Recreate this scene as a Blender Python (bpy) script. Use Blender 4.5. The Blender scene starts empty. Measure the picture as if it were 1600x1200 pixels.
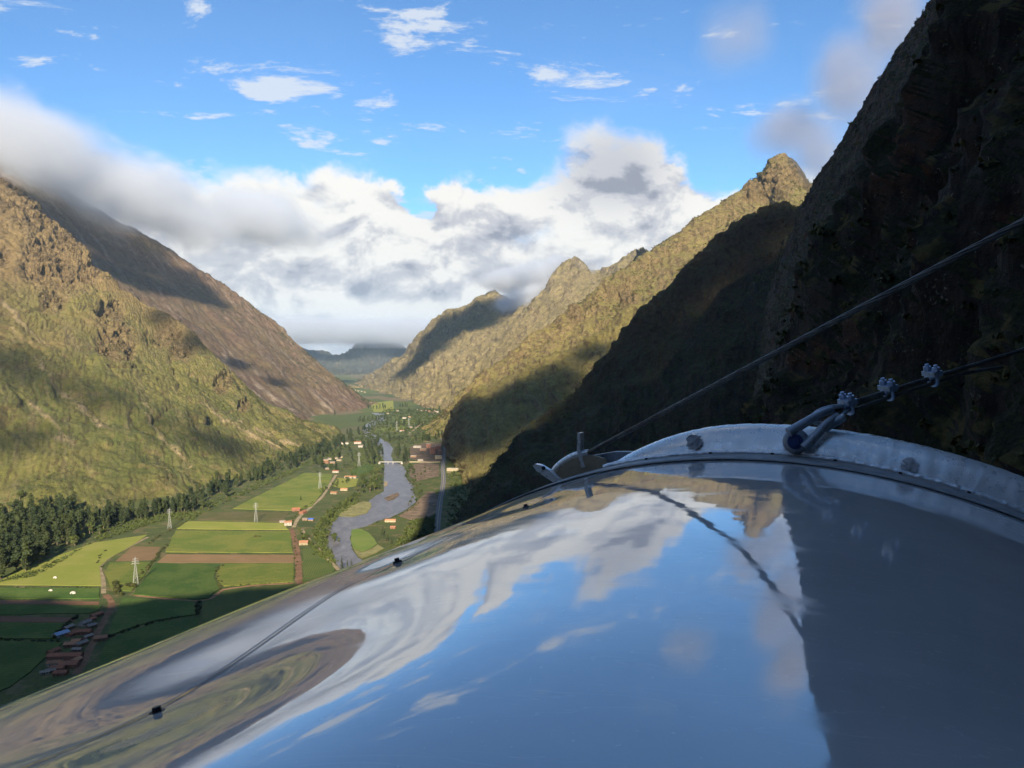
import bpy, bmesh, math, random
import numpy as np
from mathutils import Vector, Matrix

scene = bpy.context.scene
R_ = math.radians
rng = random.Random(7)
nrg = np.random.default_rng(11)

# ------------------------------------------------------------------ camera
CAM_Z = 320.0
PITCH = R_(2.29)
F_PX = 1250.0                      # focal length in pixels of the 1600 px wide photograph
cam_data = bpy.data.cameras.new("camera")
cam_data.sensor_width = 36.0
cam_data.lens = F_PX / 1600.0 * 36.0
cam_data.clip_start = 0.03
cam_data.clip_end = 90000.0
cam = bpy.data.objects.new("camera", cam_data)
scene.collection.objects.link(cam)
cam.location = (0, 0, CAM_Z)
cam.rotation_euler = (math.pi / 2 - PITCH, 0, 0)
scene.camera = cam

# ------------------------------------------------------------------ sun, sky, exposure
TO_SUN = Vector((0.07, -0.88, 0.41)).normalized()
sun_data = bpy.data.lights.new("sun", 'SUN')
sun_data.energy = 5.0
sun_data.angle = R_(0.5)
sun_data.color = (1.0, 0.86, 0.66)
sun = bpy.data.objects.new("sun", sun_data)
scene.collection.objects.link(sun)
sun.rotation_euler = TO_SUN.to_track_quat('Z', 'Y').to_euler()

vs = scene.view_settings
vs.view_transform = 'Standard'
vs.look = 'None'
vs.exposure = 1.15
vs.gamma = 1.0
vs.use_curve_mapping = False
cy = scene.cycles
cy.use_denoising = True
cy.denoiser = 'OPENIMAGEDENOISE'
cy.denoising_prefilter = 'ACCURATE'
cy.max_bounces = 6
cy.diffuse_bounces = 2
cy.glossy_bounces = 3
cy.transmission_bounces = 4
cy.volume_bounces = 3
cy.use_adaptive_sampling = True
cy.adaptive_threshold = 0.02
cy.transparent_max_bounces = 8
cy.caustics_reflective = False
cy.caustics_refractive = False


class NB:
    """small helper to write node trees as expressions"""
    def __init__(self, tree):
        self.t = tree
        self.n = tree.nodes
        self.l = tree.links

    def new(self, typ, **kw):
        nd = self.n.new(typ)
        for k, v in kw.items():
            setattr(nd, k, v)
        return nd

    def put(self, sock, v):
        if v is None:
            return
        if isinstance(v, (int, float)):
            try:
                sock.default_value = v
            except TypeError:
                sock.default_value = (v, v, v)
        elif isinstance(v, (tuple, list)):
            if len(sock.default_value) == 4 and len(v) == 3:
                v = (*v, 1.0)
            sock.default_value = v
        else:
            self.l.new(v, sock)

    def m(self, op, a, b=None, c=None, clamp=False):
        nd = self.new('ShaderNodeMath', operation=op, use_clamp=clamp)
        self.put(nd.inputs[0], a); self.put(nd.inputs[1], b); self.put(nd.inputs[2], c)
        return nd.outputs[0]

    def v(self, op, a, b=None, s=None):
        nd = self.new('ShaderNodeVectorMath', operation=op)
        self.put(nd.inputs[0], a)
        if b is not None: self.put(nd.inputs[1], b)
        if s is not None: self.put(nd.inputs['Scale'], s)
        return nd.outputs['Value'] if op in ('LENGTH', 'DOT_PRODUCT', 'DISTANCE') else nd.outputs[0]

    def noise(self, vec, scale, detail=6.0, rough=0.55, dist=0.0, lac=2.0, typ='FBM'):
        nd = self.new('ShaderNodeTexNoise')
        nd.noise_type = typ
        self.put(nd.inputs['Vector'], vec); self.put(nd.inputs['Scale'], scale)
        self.put(nd.inputs['Detail'], detail); self.put(nd.inputs['Roughness'], rough)
        self.put(nd.inputs['Distortion'], dist); self.put(nd.inputs['Lacunarity'], lac)
        return nd.outputs[0]

    def vor(self, vec, scale, feature='F1', out=0, rand=1.0):
        nd = self.new('ShaderNodeTexVoronoi', feature=feature)
        self.put(nd.inputs['Vector'], vec); self.put(nd.inputs['Scale'], scale)
        self.put(nd.inputs['Randomness'], rand)
        return nd.outputs[out]

    def sstep(self, x, lo, hi, a=0.0, b=1.0):
        nd = self.new('ShaderNodeMapRange', interpolation_type='SMOOTHSTEP')
        self.put(nd.inputs[0], x); self.put(nd.inputs[1], lo); self.put(nd.inputs[2], hi)
        self.put(nd.inputs[3], a); self.put(nd.inputs[4], b)
        return nd.outputs[0]

    def lin(self, x, lo, hi, a=0.0, b=1.0):
        nd = self.new('ShaderNodeMapRange', interpolation_type='LINEAR')
        self.put(nd.inputs[0], x); self.put(nd.inputs[1], lo); self.put(nd.inputs[2], hi)
        self.put(nd.inputs[3], a); self.put(nd.inputs[4], b)
        return nd.outputs[0]

    def mix(self, f, a, b, blend='MIX'):
        nd = self.new('ShaderNodeMix', data_type='RGBA', blend_type=blend)
        self.put(nd.inputs[0], f); self.put(nd.inputs[6], a); self.put(nd.inputs[7], b)
        return nd.outputs[2]

    def comb(self, x, y, z):
        nd = self.new('ShaderNodeCombineXYZ')
        self.put(nd.inputs[0], x); self.put(nd.inputs[1], y); self.put(nd.inputs[2], z)
        return nd.outputs[0]

    def sep(self, v):
        nd = self.new('ShaderNodeSeparateXYZ')
        self.put(nd.inputs[0], v)
        return nd.outputs

    def curve(self, x, pts):
        nd = self.new('ShaderNodeFloatCurve')
        c = nd.mapping.curves[0]
        pts = sorted(pts)
        c.points[0].location = pts[0]
        c.points[1].location = pts[-1]
        for p in pts[1:-1]:
            c.points.new(*p)
        nd.mapping.update()
        self.put(nd.inputs['Factor'], 1.0)
        self.put(nd.inputs['Value'], x)
        return nd.outputs[0]


def make_world():
    w = bpy.data.worlds.new("World")
    scene.world = w
    w.use_nodes = True
    w.node_tree.nodes.clear()
    b = NB(w.node_tree)
    sky = b.new('ShaderNodeTexSky', sky_type='NISHITA', sun_disc=False)
    sky.sun_elevation = math.asin(TO_SUN.z)
    sky.sun_rotation = math.atan2(TO_SUN.x, TO_SUN.y)
    sky.altitude = 3000.0
    sky.air_density = 1.0
    sky.dust_density = 0.3
    sky.ozone_density = 1.6
    d = b.new('ShaderNodeTexCoord').outputs['Generated']
    x, y, z = b.sep(d)
    hor = b.m('SQRT', b.m('ADD', b.m('MULTIPLY', x, x), b.m('MULTIPLY', y, y)))
    el = b.m('DIVIDE', z, b.m('MAXIMUM', hor, 0.02))           # tangent of the elevation
    az = b.m('ARCTAN2', x, y)
    az01 = b.lin(az, -math.pi, math.pi)
    # upper edge of the cloud bank round the horizon: (azimuth, height)
    prof = [(-100, 160), (0, 188), (70, 205), (150, 236), (300, 266), (420, 264), (560, 270), (610, 292), (655, 318),
            (700, 306), (770, 300), (845, 288), (885, 245), (935, 226), (1000, 232), (1060, 256), (1110, 292),
            (1180, 300), (1260, 262), (1400, 215)]
    pts = []
    for px, py in prof:
        u = (px - 800) / F_PX; v = (550 - py) / F_PX
        pts.append(((math.atan(u) + math.pi) / (2 * math.pi), v / math.sqrt(1 + u * u)))
    pts += [(0.0, 0.24), (0.08, 0.2), (0.16, 0.27), (0.25, 0.2), (0.33, 0.26), (0.66, 0.24), (0.75, 0.2), (0.84, 0.27), (0.92, 0.21), (1.0, 0.24)]
    top = b.curve(az01, pts)
    dv = b.comb(x, y, b.m('MULTIPLY', z, 1.5))
    big = b.noise(dv, 5.0, 4, 0.55, 0.3)
    det = b.noise(dv, 13.0, 9, 0.60, 0.35)
    edge = b.m('SUBTRACT', top, el)
    e2 = b.m('ADD', edge, b.m('ADD', b.m('MULTIPLY', b.m('SUBTRACT', big, 0.5), 0.10), b.m('MULTIPLY', b.m('SUBTRACT', det, 0.5), 0.14)))
    soft = b.noise(dv, 3.1, 2, 0.5)
    wid = b.lin(soft, 0.35, 0.65, 0.006, 0.034)
    bank = b.sstep(e2, b.m('MULTIPLY', wid, -1.0), wid)
    # thinner patches in the bank that let blue through
    hole = b.sstep(b.noise(b.v('ADD', dv, (3.1, 0.7, 1.9)), 6.5, 5, 0.5), 0.60, 0.72)
    hole = b.m('MULTIPLY', hole, b.sstep(edge, 0.10, 0.015))
    bank = b.m('MULTIPLY', bank, b.m('SUBTRACT', 1.0, b.m('MULTIPLY', hole, 0.9)))
    # light and shade of the billows: compare the noise with itself a step towards the light
    off = (0.010, 0.0, 0.030)
    det2 = b.noise(b.v('ADD', dv, off), 13.0, 8, 0.60, 0.35)
    det1 = b.noise(dv, 13.0, 8, 0.60, 0.35)
    emb = b.m('SUBTRACT', det1, det2)
    bil = b.noise(b.v('ADD', dv, (7.7, 1.3, 0.2)), 4.2, 3, 0.5)
    lowl = b.sstep(el, 0.20, 0.02)
    val = b.m('ADD', b.m('MULTIPLY', b.m('SUBTRACT', bil, 0.5), 1.9), b.m('MULTIPLY', emb, 3.0))
    val = b.m('ADD', val, b.sstep(edge, 0.07, 0.0, 0.0, 0.30))
    val = b.m('ADD', val, b.m('MULTIPLY', lowl, 0.34))
    val = b.m('ADD', val, 0.60, clamp=True)
    # the grey cumulus right of the middle
    ga = b.m('DIVIDE', b.m('SUBTRACT', az, math.atan(155 / F_PX)), 0.085); ge = b.m('DIVIDE', b.m('SUBTRACT', el, 0.225), 0.060)
    g2 = b.m('POWER', 2.718, b.m('MULTIPLY', b.m('ADD', b.m('MULTIPLY', ga, ga), b.m('MULTIPLY', ge, ge)), -1.0))
    val = b.m('SUBTRACT', val, b.m('MULTIPLY', g2, 0.55), clamp=True)
    ccol = b.mix(b.sstep(val, 0.0, 0.45), (0.31, 0.335, 0.40, 1), (0.56, 0.57, 0.615, 1))
    ccol = b.mix(b.sstep(val, 0.40, 1.0), ccol, (0.93, 0.91, 0.86, 1))
    # small torn clouds in the open sky, on a plane overhead
    zz = b.m('ADD', b.m('MAXIMUM', z, 0.0), 0.09)
    pl = b.comb(b.m('DIVIDE', x, zz), b.m('DIVIDE', y, zz), 0.0)
    n1 = b.noise(b.v('MULTIPLY', pl, (1.0, 1.5, 1.0)), 2.3, 9, 0.68, 0.35)
    n0 = b.noise(b.v('ADD', pl, (5.2, 9.1, 0)), 0.55, 3, 0.55)
    fl = b.sstep(b.m('ADD', n1, b.m('MULTIPLY', b.m('SUBTRACT', n0, 0.5), 0.55)), 0.575, 0.67)
    fl = b.m('MULTIPLY', fl, b.sstep(el, 0.10, 0.20))
    veil = b.sstep(b.noise(b.v('MULTIPLY', pl, (0.6, 1.0, 1.0)), 0.5, 5, 0.6, 0.4), 0.52, 0.8, 0.0, 0.18)
    fl = b.m('MAXIMUM', b.m('MULTIPLY', fl, 0.85), veil)
    bg_sky = b.new('ShaderNodeBackground')
    b.put(bg_sky.inputs[0], b.mix(1.0, sky.outputs[0], (0.63, 0.93, 1.10, 1), 'MULTIPLY'))
    b.put(bg_sky.inputs[1], 0.083)
    bg_f = b.new('ShaderNodeBackground'); b.put(bg_f.inputs[0], (0.80, 0.86, 0.95)); b.put(bg_f.inputs[1], 0.44)
    bg_c = b.new('ShaderNodeBackground'); b.put(bg_c.inputs[0], ccol); b.put(bg_c.inputs[1], 0.50)
    m1 = b.new('ShaderNodeMixShader'); b.put(m1.inputs[0], fl)
    b.l.new(bg_sky.outputs[0], m1.inputs[1]); b.l.new(bg_f.outputs[0], m1.inputs[2])
    m2 = b.new('ShaderNodeMixShader'); b.put(m2.inputs[0], bank)
    b.l.new(m1.outputs[0], m2.inputs[1]); b.l.new(bg_c.outputs[0], m2.inputs[2])
    out = b.new('ShaderNodeOutputWorld')
    b.l.new(m2.outputs[0], out.inputs[0])
    w.cycles.sampling_method = 'MANUAL'
    w.cycles.sample_map_resolution = 512


make_world()

# ------------------------------------------------------------------ geometry helpers
COL = scene.collection


def ray(px, py):
    """direction of a photograph pixel, scaled to depth 1 along y"""
    a = (px - 800) / F_PX; c = (600 - py) / F_PX
    y = math.cos(PITCH) + c * math.sin(PITCH); z = -math.sin(PITCH) + c * math.cos(PITCH)
    return np.array([a / y, 1.0, z / y])


def W(px, py, d):
    """world point seen at a pixel, d metres ahead"""
    return ray(px, py) * d + np.array([0, 0, CAM_Z])


def fl(px, py, z=0.0):
    """point of the valley floor seen at a pixel"""
    r = ray(px, py)
    t = (z - CAM_Z) / r[2]
    return r * t + np.array([0, 0, CAM_Z])


def proj(P):
    """pixels of world points (n x 3)"""
    x = P[:, 0]; y = P[:, 1]; z = P[:, 2] - CAM_Z
    dep = y * math.cos(PITCH) - z * math.sin(PITCH)
    up = y * math.sin(PITCH) + z * math.cos(PITCH)
    dep = np.where(dep < 1e-3, np.nan, dep)
    return 800 + F_PX * x / dep, 600 - F_PX * up / dep


_perm = nrg.permutation(256).astype(np.int64)
_perm = np.concatenate([_perm, _perm, _perm])
_grad = nrg.normal(size=(256, 3)); _grad /= np.linalg.norm(_grad, axis=1)[:, None]


def pnoise(P):
    """gradient noise, about -0.7 .. 0.7"""
    i = np.floor(P).astype(np.int64); f = P - i
    i &= 255
    u = f * f * f * (f * (f * 6 - 15) + 10)
    out = np.zeros(len(P))
    for dx in (0, 1):
        wx = u[:, 0] if dx else 1 - u[:, 0]
        for dy in (0, 1):
            wy = u[:, 1] if dy else 1 - u[:, 1]
            for dz in (0, 1):
                wz = u[:, 2] if dz else 1 - u[:, 2]
                h = _perm[_perm[_perm[(i[:, 0] + dx) & 255] + ((i[:, 1] + dy) & 255)] + ((i[:, 2] + dz) & 255)]
                g = _grad[h]
                out += wx * wy * wz * (g[:, 0] * (f[:, 0] - dx) + g[:, 1] * (f[:, 1] - dy) + g[:, 2] * (f[:, 2] - dz))
    return out


def fbm(P, oct=5, rough=0.5):
    s = np.zeros(len(P)); a = 1.0
    for k in range(oct):
        s += a * pnoise(P * (2.03 ** k) + 17.3 * k); a *= rough
    return s


def ridged(P, oct=5, rough=0.55):
    s = np.zeros(len(P)); a = 1.0; w = np.ones(len(P))
    for k in range(oct):
        n = 1 - np.abs(pnoise(P * (2.03 ** k) + 31.7 * k)) * 2.2
        n = np.clip(n, 0, 1) ** 2
        s += a * n * w; w = np.clip(n * 1.4, 0.2, 1); a *= rough
    return s


def worley(P):
    """random value of the nearest cell and distance to it"""
    i = np.floor(P).astype(np.int64)
    best = np.full(len(P), 9.0); val = np.zeros(len(P))
    for dx in (-1, 0, 1):
        for dy in (-1, 0, 1):
            for dz in (-1, 0, 1):
                j = i + np.array([dx, dy, dz])
                h = _perm[_perm[_perm[j[:, 0] & 255] + (j[:, 1] & 255)] + (j[:, 2] & 255)]
                c = j + 0.5 + 0.42 * _grad[h]
                d = np.linalg.norm(P - c, axis=1)
                m = d < best
                best = np.where(m, d, best); val = np.where(m, h / 255.0, val)
    return val, best


def smooth(x, a, b):
    t = np.clip((x - a) / (b - a), 0, 1)
    return t * t * (3 - 2 * t)


def catmull(C, t):
    """C (n x ...), t sample positions in 0..n-1"""
    n = len(C)
    i = np.clip(np.floor(t).astype(int), 0, n - 2); f = (t - i)
    f = f.reshape((-1,) + (1,) * (C.ndim - 1))
    ext = np.concatenate([[2 * C[0] - C[1]], C, [2 * C[-1] - C[-2]]])
    p0, p1, p2, p3 = ext[i], ext[i + 1], ext[i + 2], ext[i + 3]
    return 0.5 * (2 * p1 + (p2 - p0) * f + (2 * p0 - 5 * p1 + 4 * p2 - p3) * f ** 2 + (3 * p1 - p0 - 3 * p2 + p3) * f ** 3)


def grid_mesh(name, G, mat, attrs=None, uv=None, parent=None):
    nu, nv = G.shape[:2]
    V = G.reshape(-1, 3)
    idx = np.arange(nu * nv).reshape(nu, nv)
    q = np.stack([idx[:-1, :-1], idx[1:, :-1], idx[1:, 1:], idx[:-1, 1:]], -1).reshape(-1, 4)
    me = bpy.data.meshes.new(name)
    me.vertices.add(len(V)); me.vertices.foreach_set('co', V.astype(np.float32).ravel())
    me.loops.add(q.size); me.loops.foreach_set('vertex_index', q.astype(np.int32).ravel())
    me.polygons.add(len(q)); me.polygons.foreach_set('loop_start', np.arange(0, q.size, 4, dtype=np.int32))
    me.polygons.foreach_set('loop_total', np.full(len(q), 4, dtype=np.int32))
    me.update()
    me.polygons.foreach_set('use_smooth', np.ones(len(q), dtype=bool))
    for k, a in (attrs or {}).items():
        at = me.attributes.new(k, 'FLOAT', 'POINT'); at.data.foreach_set('value', a.astype(np.float32).ravel())
    if uv is not None:
        at = me.attributes.new('flow', 'FLOAT_VECTOR', 'POINT'); at.data.foreach_set('vector', uv.astype(np.float32).ravel())
    me.materials.append(mat)
    me.update()
    o = bpy.data.objects.new(name, me); COL.objects.link(o)
    if parent: o.parent = parent
    return o


def loft(ctrl, nu, nv, su=None, sv=None):
    """ctrl (columns x rows x 3) -> smooth grid (nu x nv x 3)"""
    C = np.array(ctrl, dtype=float)
    tu = np.linspace(0, 1, nu) if su is None else su
    tv = np.linspace(0, 1, nv) if sv is None else sv
    A = catmull(C, tu * (len(C) - 1))
    B = catmull(np.swapaxes(A, 0, 1), tv * (C.shape[1] - 1))
    return np.swapaxes(B, 0, 1)


def normals(G):
    du = np.gradient(G, axis=0); dv = np.gradient(G, axis=1)
    n = np.cross(du, dv); n /= np.linalg.norm(n, axis=2)[..., None] + 1e-9
    return n


def flow_coords(G):
    du = np.linalg.norm(np.diff(G, axis=0), axis=2); u = np.concatenate([np.zeros((1, G.shape[1])), np.cumsum(du, 0)], 0)
    u = np.repeat(u.mean(1)[:, None], G.shape[1], 1)
    dv = np.linalg.norm(np.diff(G, axis=1), axis=2); v = np.concatenate([np.zeros((G.shape[0], 1)), np.cumsum(dv, 1)], 1)
    return np.stack([u, v, np.zeros_like(u)], -1)


class MB:
    """collects shapes into one mesh"""
    def __init__(self):
        self.v = []; self.f = []; self.smooth = []

    def add(self, vs, fs, sm=False):
        o = len(self.v)
        self.v += [tuple(map(float, p)) for p in vs]
        self.f += [tuple(i + o for i in f) for f in fs]
        self.smooth += [sm] * len(fs)
        return self

    def box(self, x0, x1, y0, y1, z0, z1, M=None):
        vs = [(x, y, z) for z in (z0, z1) for y in (y0, y1) for x in (x0, x1)]
        if M is not None: vs = [M @ Vector(p) for p in vs]
        return self.add(vs, [(0, 2, 3, 1), (4, 5, 7, 6), (0, 1, 5, 4), (2, 6, 7, 3), (0, 4, 6, 2), (1, 3, 7, 5)])

    def tube(self, pts, rad, seg=8, cap=True, sm=True):
        pts = [Vector(p) for p in pts]
        n = len(pts)
        rad = rad if hasattr(rad, '__len__') else [rad] * n
        ref = Vector((0, 0, 1))
        t0 = (pts[1] - pts[0]).normalized()
        if abs(t0.dot(ref)) > 0.95: ref = Vector((1, 0, 0))
        nx = t0.cross(ref).normalized()
        vs = []; fs = []
        for i, p in enumerate(pts):
            t = (pts[min(i + 1, n - 1)] - pts[max(i - 1, 0)])
            t = t.normalized() if t.length > 1e-12 else t0
            nx = (nx - t * nx.dot(t)).normalized()
            ny = t.cross(nx)
            for k in range(seg):
                a = 2 * math.pi * k / seg
                vs.append(p + (nx * math.cos(a) + ny * math.sin(a)) * rad[i])
        for i in range(n - 1):
            for k in range(seg):
                k2 = (k + 1) % seg
                fs.append((i * seg + k, i * seg + k2, (i + 1) * seg + k2, (i + 1) * seg + k))
        self.add(vs, fs, sm)
        if cap:
            self.add(vs[:seg], [tuple(reversed(range(seg)))]); self.add(vs[-seg:], [tuple(range(seg))])
        return self

    def prism(self, poly, z0, z1, M=None, bottom=True):
        n = len(poly)
        vs = [(p[0], p[1], z0) for p in poly] + [(p[0], p[1], z1) for p in poly]
        if M is not None: vs = [M @ Vector(p) for p in vs]
        fs = [tuple(range(n, 2 * n))] + [(i, (i + 1) % n, n + (i + 1) % n, n + i) for i in range(n)]
        if bottom: fs.append(tuple(reversed(range(n))))
        return self.add(vs, fs)

    def mesh(self, name, mat):
        me = bpy.data.meshes.new(name)
        me.from_pydata(self.v, [], self.f)
        me.polygons.foreach_set('use_smooth', self.smooth)
        me.materials.append(mat)
        me.update()
        return me

    def build(self, name, mat, parent=None):
        o = bpy.data.objects.new(name, self.mesh(name, mat)); COL.objects.link(o)
        if parent: o.parent = parent
        return o


def tag(o, label=None, cat=None, group=None, kind=None):
    if label: o['label'] = label
    if cat: o['category'] = cat
    if group: o['group'] = group
    if kind: o['kind'] = kind
    return o


def empty(name, loc, rz=0.0):
    o = bpy.data.objects.new(name, None); COL.objects.link(o)
    o.location = loc; o.rotation_euler = (0, 0, rz); o.empty_display_size = 0.2
    return o


def link_mesh(name, me, parent=None):
    o = bpy.data.objects.new(name, me); COL.objects.link(o)
    if parent: o.parent = parent
    return o


# ------------------------------------------------------------------ materials
def mat_new(name):
    m = bpy.data.materials.new(name); m.use_nodes = True
    m.node_tree.nodes.clear()
    b = NB(m.node_tree)
    p = b.new('ShaderNodeBsdfPrincipled')
    o = b.new('ShaderNodeOutputMaterial')
    b.l.new(p.outputs[0], o.inputs[0])
    b.put(p.inputs['Roughness'], 0.9)
    b.put(p.inputs['Specular IOR Level'], 0.25)
    return m, b, p


def bump(b, p, h, strength, dist):
    nd = b.new('ShaderNodeBump')
    b.put(nd.inputs['Height'], h); b.put(nd.inputs['Strength'], strength); b.put(nd.inputs['Distance'], dist)
    b.l.new(nd.outputs[0], p.inputs['Normal'])


def attr(b, name, vec=False):
    nd = b.new('ShaderNodeAttribute'); nd.attribute_name = name
    return nd.outputs['Vector'] if vec else nd.outputs['Fac']


def mat_slope(name, grass, grass2, rock, soil, scrub, s=1.0, rock_amt=0.5, streak=0.5, bumpd=3.0, scrub_amt=0.5, high=None, zlo=200, zhi=600):
    """mountain side: dry grass, bare rock where it is steep or craggy, soil streaks running down, dark scrub"""
    m, b, p = mat_new(name)
    pos = b.new('ShaderNodeNewGeometry').outputs['Position']
    nor = b.new('ShaderNodeNewGeometry').outputs['True Normal']
    flow = attr(b, 'flow', True)
    crag = attr(b, 'crag'); scree = attr(b, 'scree')
    n1 = b.noise(pos, 0.0032 / s, 5, 0.55, 0.4)
    n2 = b.noise(pos, 0.02 / s, 6, 0.6, 0.3)
    n3 = b.noise(pos, 0.11 / s, 5, 0.65)
    st = b.noise(b.v('MULTIPLY', flow, (0.030 / s, 0.0030 / s, 0)), 1.0, 6, 0.62, 0.5)
    st2 = b.noise(b.v('MULTIPLY', flow, (0.11 / s, 0.012 / s, 0)), 1.0, 5, 0.6, 0.4)
    col = b.mix(b.sstep(b.m('ADD', b.m('MULTIPLY', n1, 0.6), b.m('MULTIPLY', n2, 0.4)), 0.40, 0.60), grass, grass2)
    if high: col = b.mix(b.sstep(b.m('ADD', b.sep(pos)[2], b.m('MULTIPLY', b.m('SUBTRACT', n1, 0.5), 900)), zlo, zhi), col, high)
    col = b.mix(b.m('MULTIPLY', b.sstep(st, 0.50, 0.68), streak), col, soil)
    col = b.mix(b.m('MULTIPLY', b.sstep(b.m('MULTIPLY', st2, b.m('ADD', 0.6, b.m('MULTIPLY', n2, 0.8))), 0.50, 0.70), streak * 0.7), col, soil)
    # scrub and small dark bushes
    spots = b.sstep(b.noise(pos, 0.16 / s, 3, 0.7), 0.57, 0.70)
    spots = b.m('MULTIPLY', spots, b.sstep(n2, 0.40, 0.62))
    col = b.mix(b.m('MULTIPLY', spots, scrub_amt), col, scrub)
    nz = b.sep(nor)[2]
    steep = b.sstep(b.m('ADD', nz, b.m('MULTIPLY', b.m('SUBTRACT', n3, 0.5), 0.5)), 0.74, 0.52)
    rk = b.m('MAXIMUM', b.m('MULTIPLY', steep, rock_amt), b.m('MULTIPLY', crag, b.sstep(n3, 0.28, 0.55)))
    rcol = b.mix(b.sstep(b.noise(pos, 0.05 / s, 7, 0.7), 0.35, 0.65), rock, tuple(c * 0.55 for c in rock))
    rcol = b.mix(b.sstep(n3, 0.55, 0.75, 0, 0.5), rcol, grass2)
    col = b.mix(rk, col, rcol)
    col = b.mix(b.m('MULTIPLY', scree, b.sstep(n3, 0.25, 0.5, 0.5, 1.0)), col, tuple(min(1, c * 1.35) for c in soil))
    fine = b.noise(pos, 0.5 / s, 3, 0.7)
    col = b.mix(1.0, col, b.lin(fine, 0.3, 0.7, 0.62, 1.38), 'MULTIPLY')
    col = b.mix(1.0, col, b.lin(b.noise(pos, 0.075 / s, 7, 0.72), 0.3, 0.7, 0.62, 1.38), 'MULTIPLY')
    crk = b.sstep(b.vor(b.v('MULTIPLY', b.v('ADD', pos, b.v('SCALE', b.new('ShaderNodeTexNoise').outputs[1], None, 6.0)), (1, 1, 0.45)), 0.07 / s, 'DISTANCE_TO_EDGE'), 0.0, 0.09, 0.45, 1.0)
    col = b.mix(rk, col, b.mix(1.0, col, crk, 'MULTIPLY'))
    b.put(p.inputs['Base Color'], col)
    rib = b.noise(b.v('MULTIPLY', flow, (0.045 / s, 0.014 / s, 0)), 1.0, 8, 0.70, 0.15)
    h = b.m('ADD', b.m('MULTIPLY', b.noise(pos, 0.30 / s, 6, 0.75), 0.55), b.m('ADD', b.m('MULTIPLY', rib, 0.9), b.m('MULTIPLY', b.m('MULTIPLY', rk, b.noise(pos, 0.09 / s, 8, 0.75)), 1.6)))
    bump(b, p, h, 1.0, bumpd)
    return m


M = {}
M['slope_left'] = mat_slope('slope_left', (0.145, 0.135, 0.036), (0.080, 0.094, 0.022), (0.23, 0.165, 0.085), (0.215, 0.165, 0.09), (0.030, 0.040, 0.014), 1.0, 0.55, 0.40, 5.5, 0.9, (0.190, 0.135, 0.056), 200, 700)
M['slope_left_far'] = mat_slope('slope_left_far', (0.125, 0.092, 0.045), (0.112, 0.066, 0.042), (0.17, 0.125, 0.085), (0.21, 0.165, 0.12), (0.04, 0.045, 0.022), 1.8, 0.35, 0.75, 10.0, 0.6)
M['slope_right_far'] = mat_slope('slope_right_far', (0.24, 0.195, 0.09), (0.17, 0.145, 0.06), (0.27, 0.215, 0.13), (0.30, 0.24, 0.14), (0.07, 0.07, 0.03), 2.0, 0.8, 0.5, 15.0, 0.5)
M['slope_right_ridge'] = mat_slope('slope_right_ridge', (0.20, 0.165, 0.052), (0.15, 0.135, 0.042), (0.23, 0.165, 0.085), (0.22, 0.17, 0.09), (0.06, 0.06, 0.022), 1.4, 0.85, 0.35, 9.0, 0.7)
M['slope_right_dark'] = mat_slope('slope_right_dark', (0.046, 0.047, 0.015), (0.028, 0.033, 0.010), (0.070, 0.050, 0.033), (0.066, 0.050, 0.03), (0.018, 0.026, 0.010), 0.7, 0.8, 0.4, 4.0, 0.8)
M['hill_far'] = mat_slope('hill_far', (0.06, 0.065, 0.045), (0.05, 0.055, 0.05), (0.10, 0.085, 0.065), (0.13, 0.11, 0.075), (0.04, 0.06, 0.03), 4.0, 0.4, 0.4, 12.0, 0.5)

def mat_cliff():
    """near rock wall: dark stone with vertical stains, hanging grass and moss"""
    m, b, p = mat_new('cliff_rock')
    pos = b.new('ShaderNodeNewGeometry').outputs['Position']
    nor = b.new('ShaderNodeNewGeometry').outputs['True Normal']
    vv = b.v('MULTIPLY', pos, (1, 1, 0.28))
    n1 = b.noise(pos, 0.018, 6, 0.6, 0.5)
    st = b.noise(vv, 0.22, 7, 0.65, 0.4)
    n3 = b.noise(pos, 0.55, 7, 0.7)
    n4 = b.noise(pos, 3.2, 5, 0.7)
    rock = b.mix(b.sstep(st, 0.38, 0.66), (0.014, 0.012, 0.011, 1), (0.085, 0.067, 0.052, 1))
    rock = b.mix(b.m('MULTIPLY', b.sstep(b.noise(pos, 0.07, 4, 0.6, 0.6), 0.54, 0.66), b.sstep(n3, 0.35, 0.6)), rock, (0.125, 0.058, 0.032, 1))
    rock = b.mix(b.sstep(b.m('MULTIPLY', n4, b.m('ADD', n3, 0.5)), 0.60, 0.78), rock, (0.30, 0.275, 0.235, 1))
    veg = b.mix(b.sstep(n4, 0.35, 0.65), (0.010, 0.014, 0.005, 1), (0.036, 0.041, 0.012, 1))
    veg = b.mix(b.sstep(b.noise(pos, 0.25, 4, 0.6), 0.52, 0.66), veg, (0.12, 0.10, 0.036, 1))
    nz = b.sep(nor)[2]
    f = b.m('ADD', b.m('MULTIPLY', nz, 0.55), b.m('ADD', b.m('MULTIPLY', b.m('SUBTRACT', n1, 0.5), 1.3), b.m('MULTIPLY', b.m('SUBTRACT', n3, 0.5), 0.7)))
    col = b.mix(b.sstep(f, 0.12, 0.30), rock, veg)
    b.put(p.inputs['Base Color'], col)
    h = b.m('ADD', b.m('MULTIPLY', n3, 1.2), b.m('ADD', b.m('MULTIPLY', n4, 0.25), b.m('MULTIPLY', st, 1.0)))
    bump(b, p, h, 1.0, 1.2)
    return m


M['cliff'] = mat_cliff()


def mark_pixels(G, marks):
    """soft mask round spots of the slope (given by where they are seen)"""
    X, Y = proj(G.reshape(-1, 3))
    out = np.zeros(len(X))
    for (px, py, r) in marks:
        d = np.hypot(X - px, Y - py) / r
        out = np.maximum(out, np.nan_to_num(1 - smooth(d, 0.55, 1.15)))
    return out.reshape(G.shape[:2])


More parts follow.
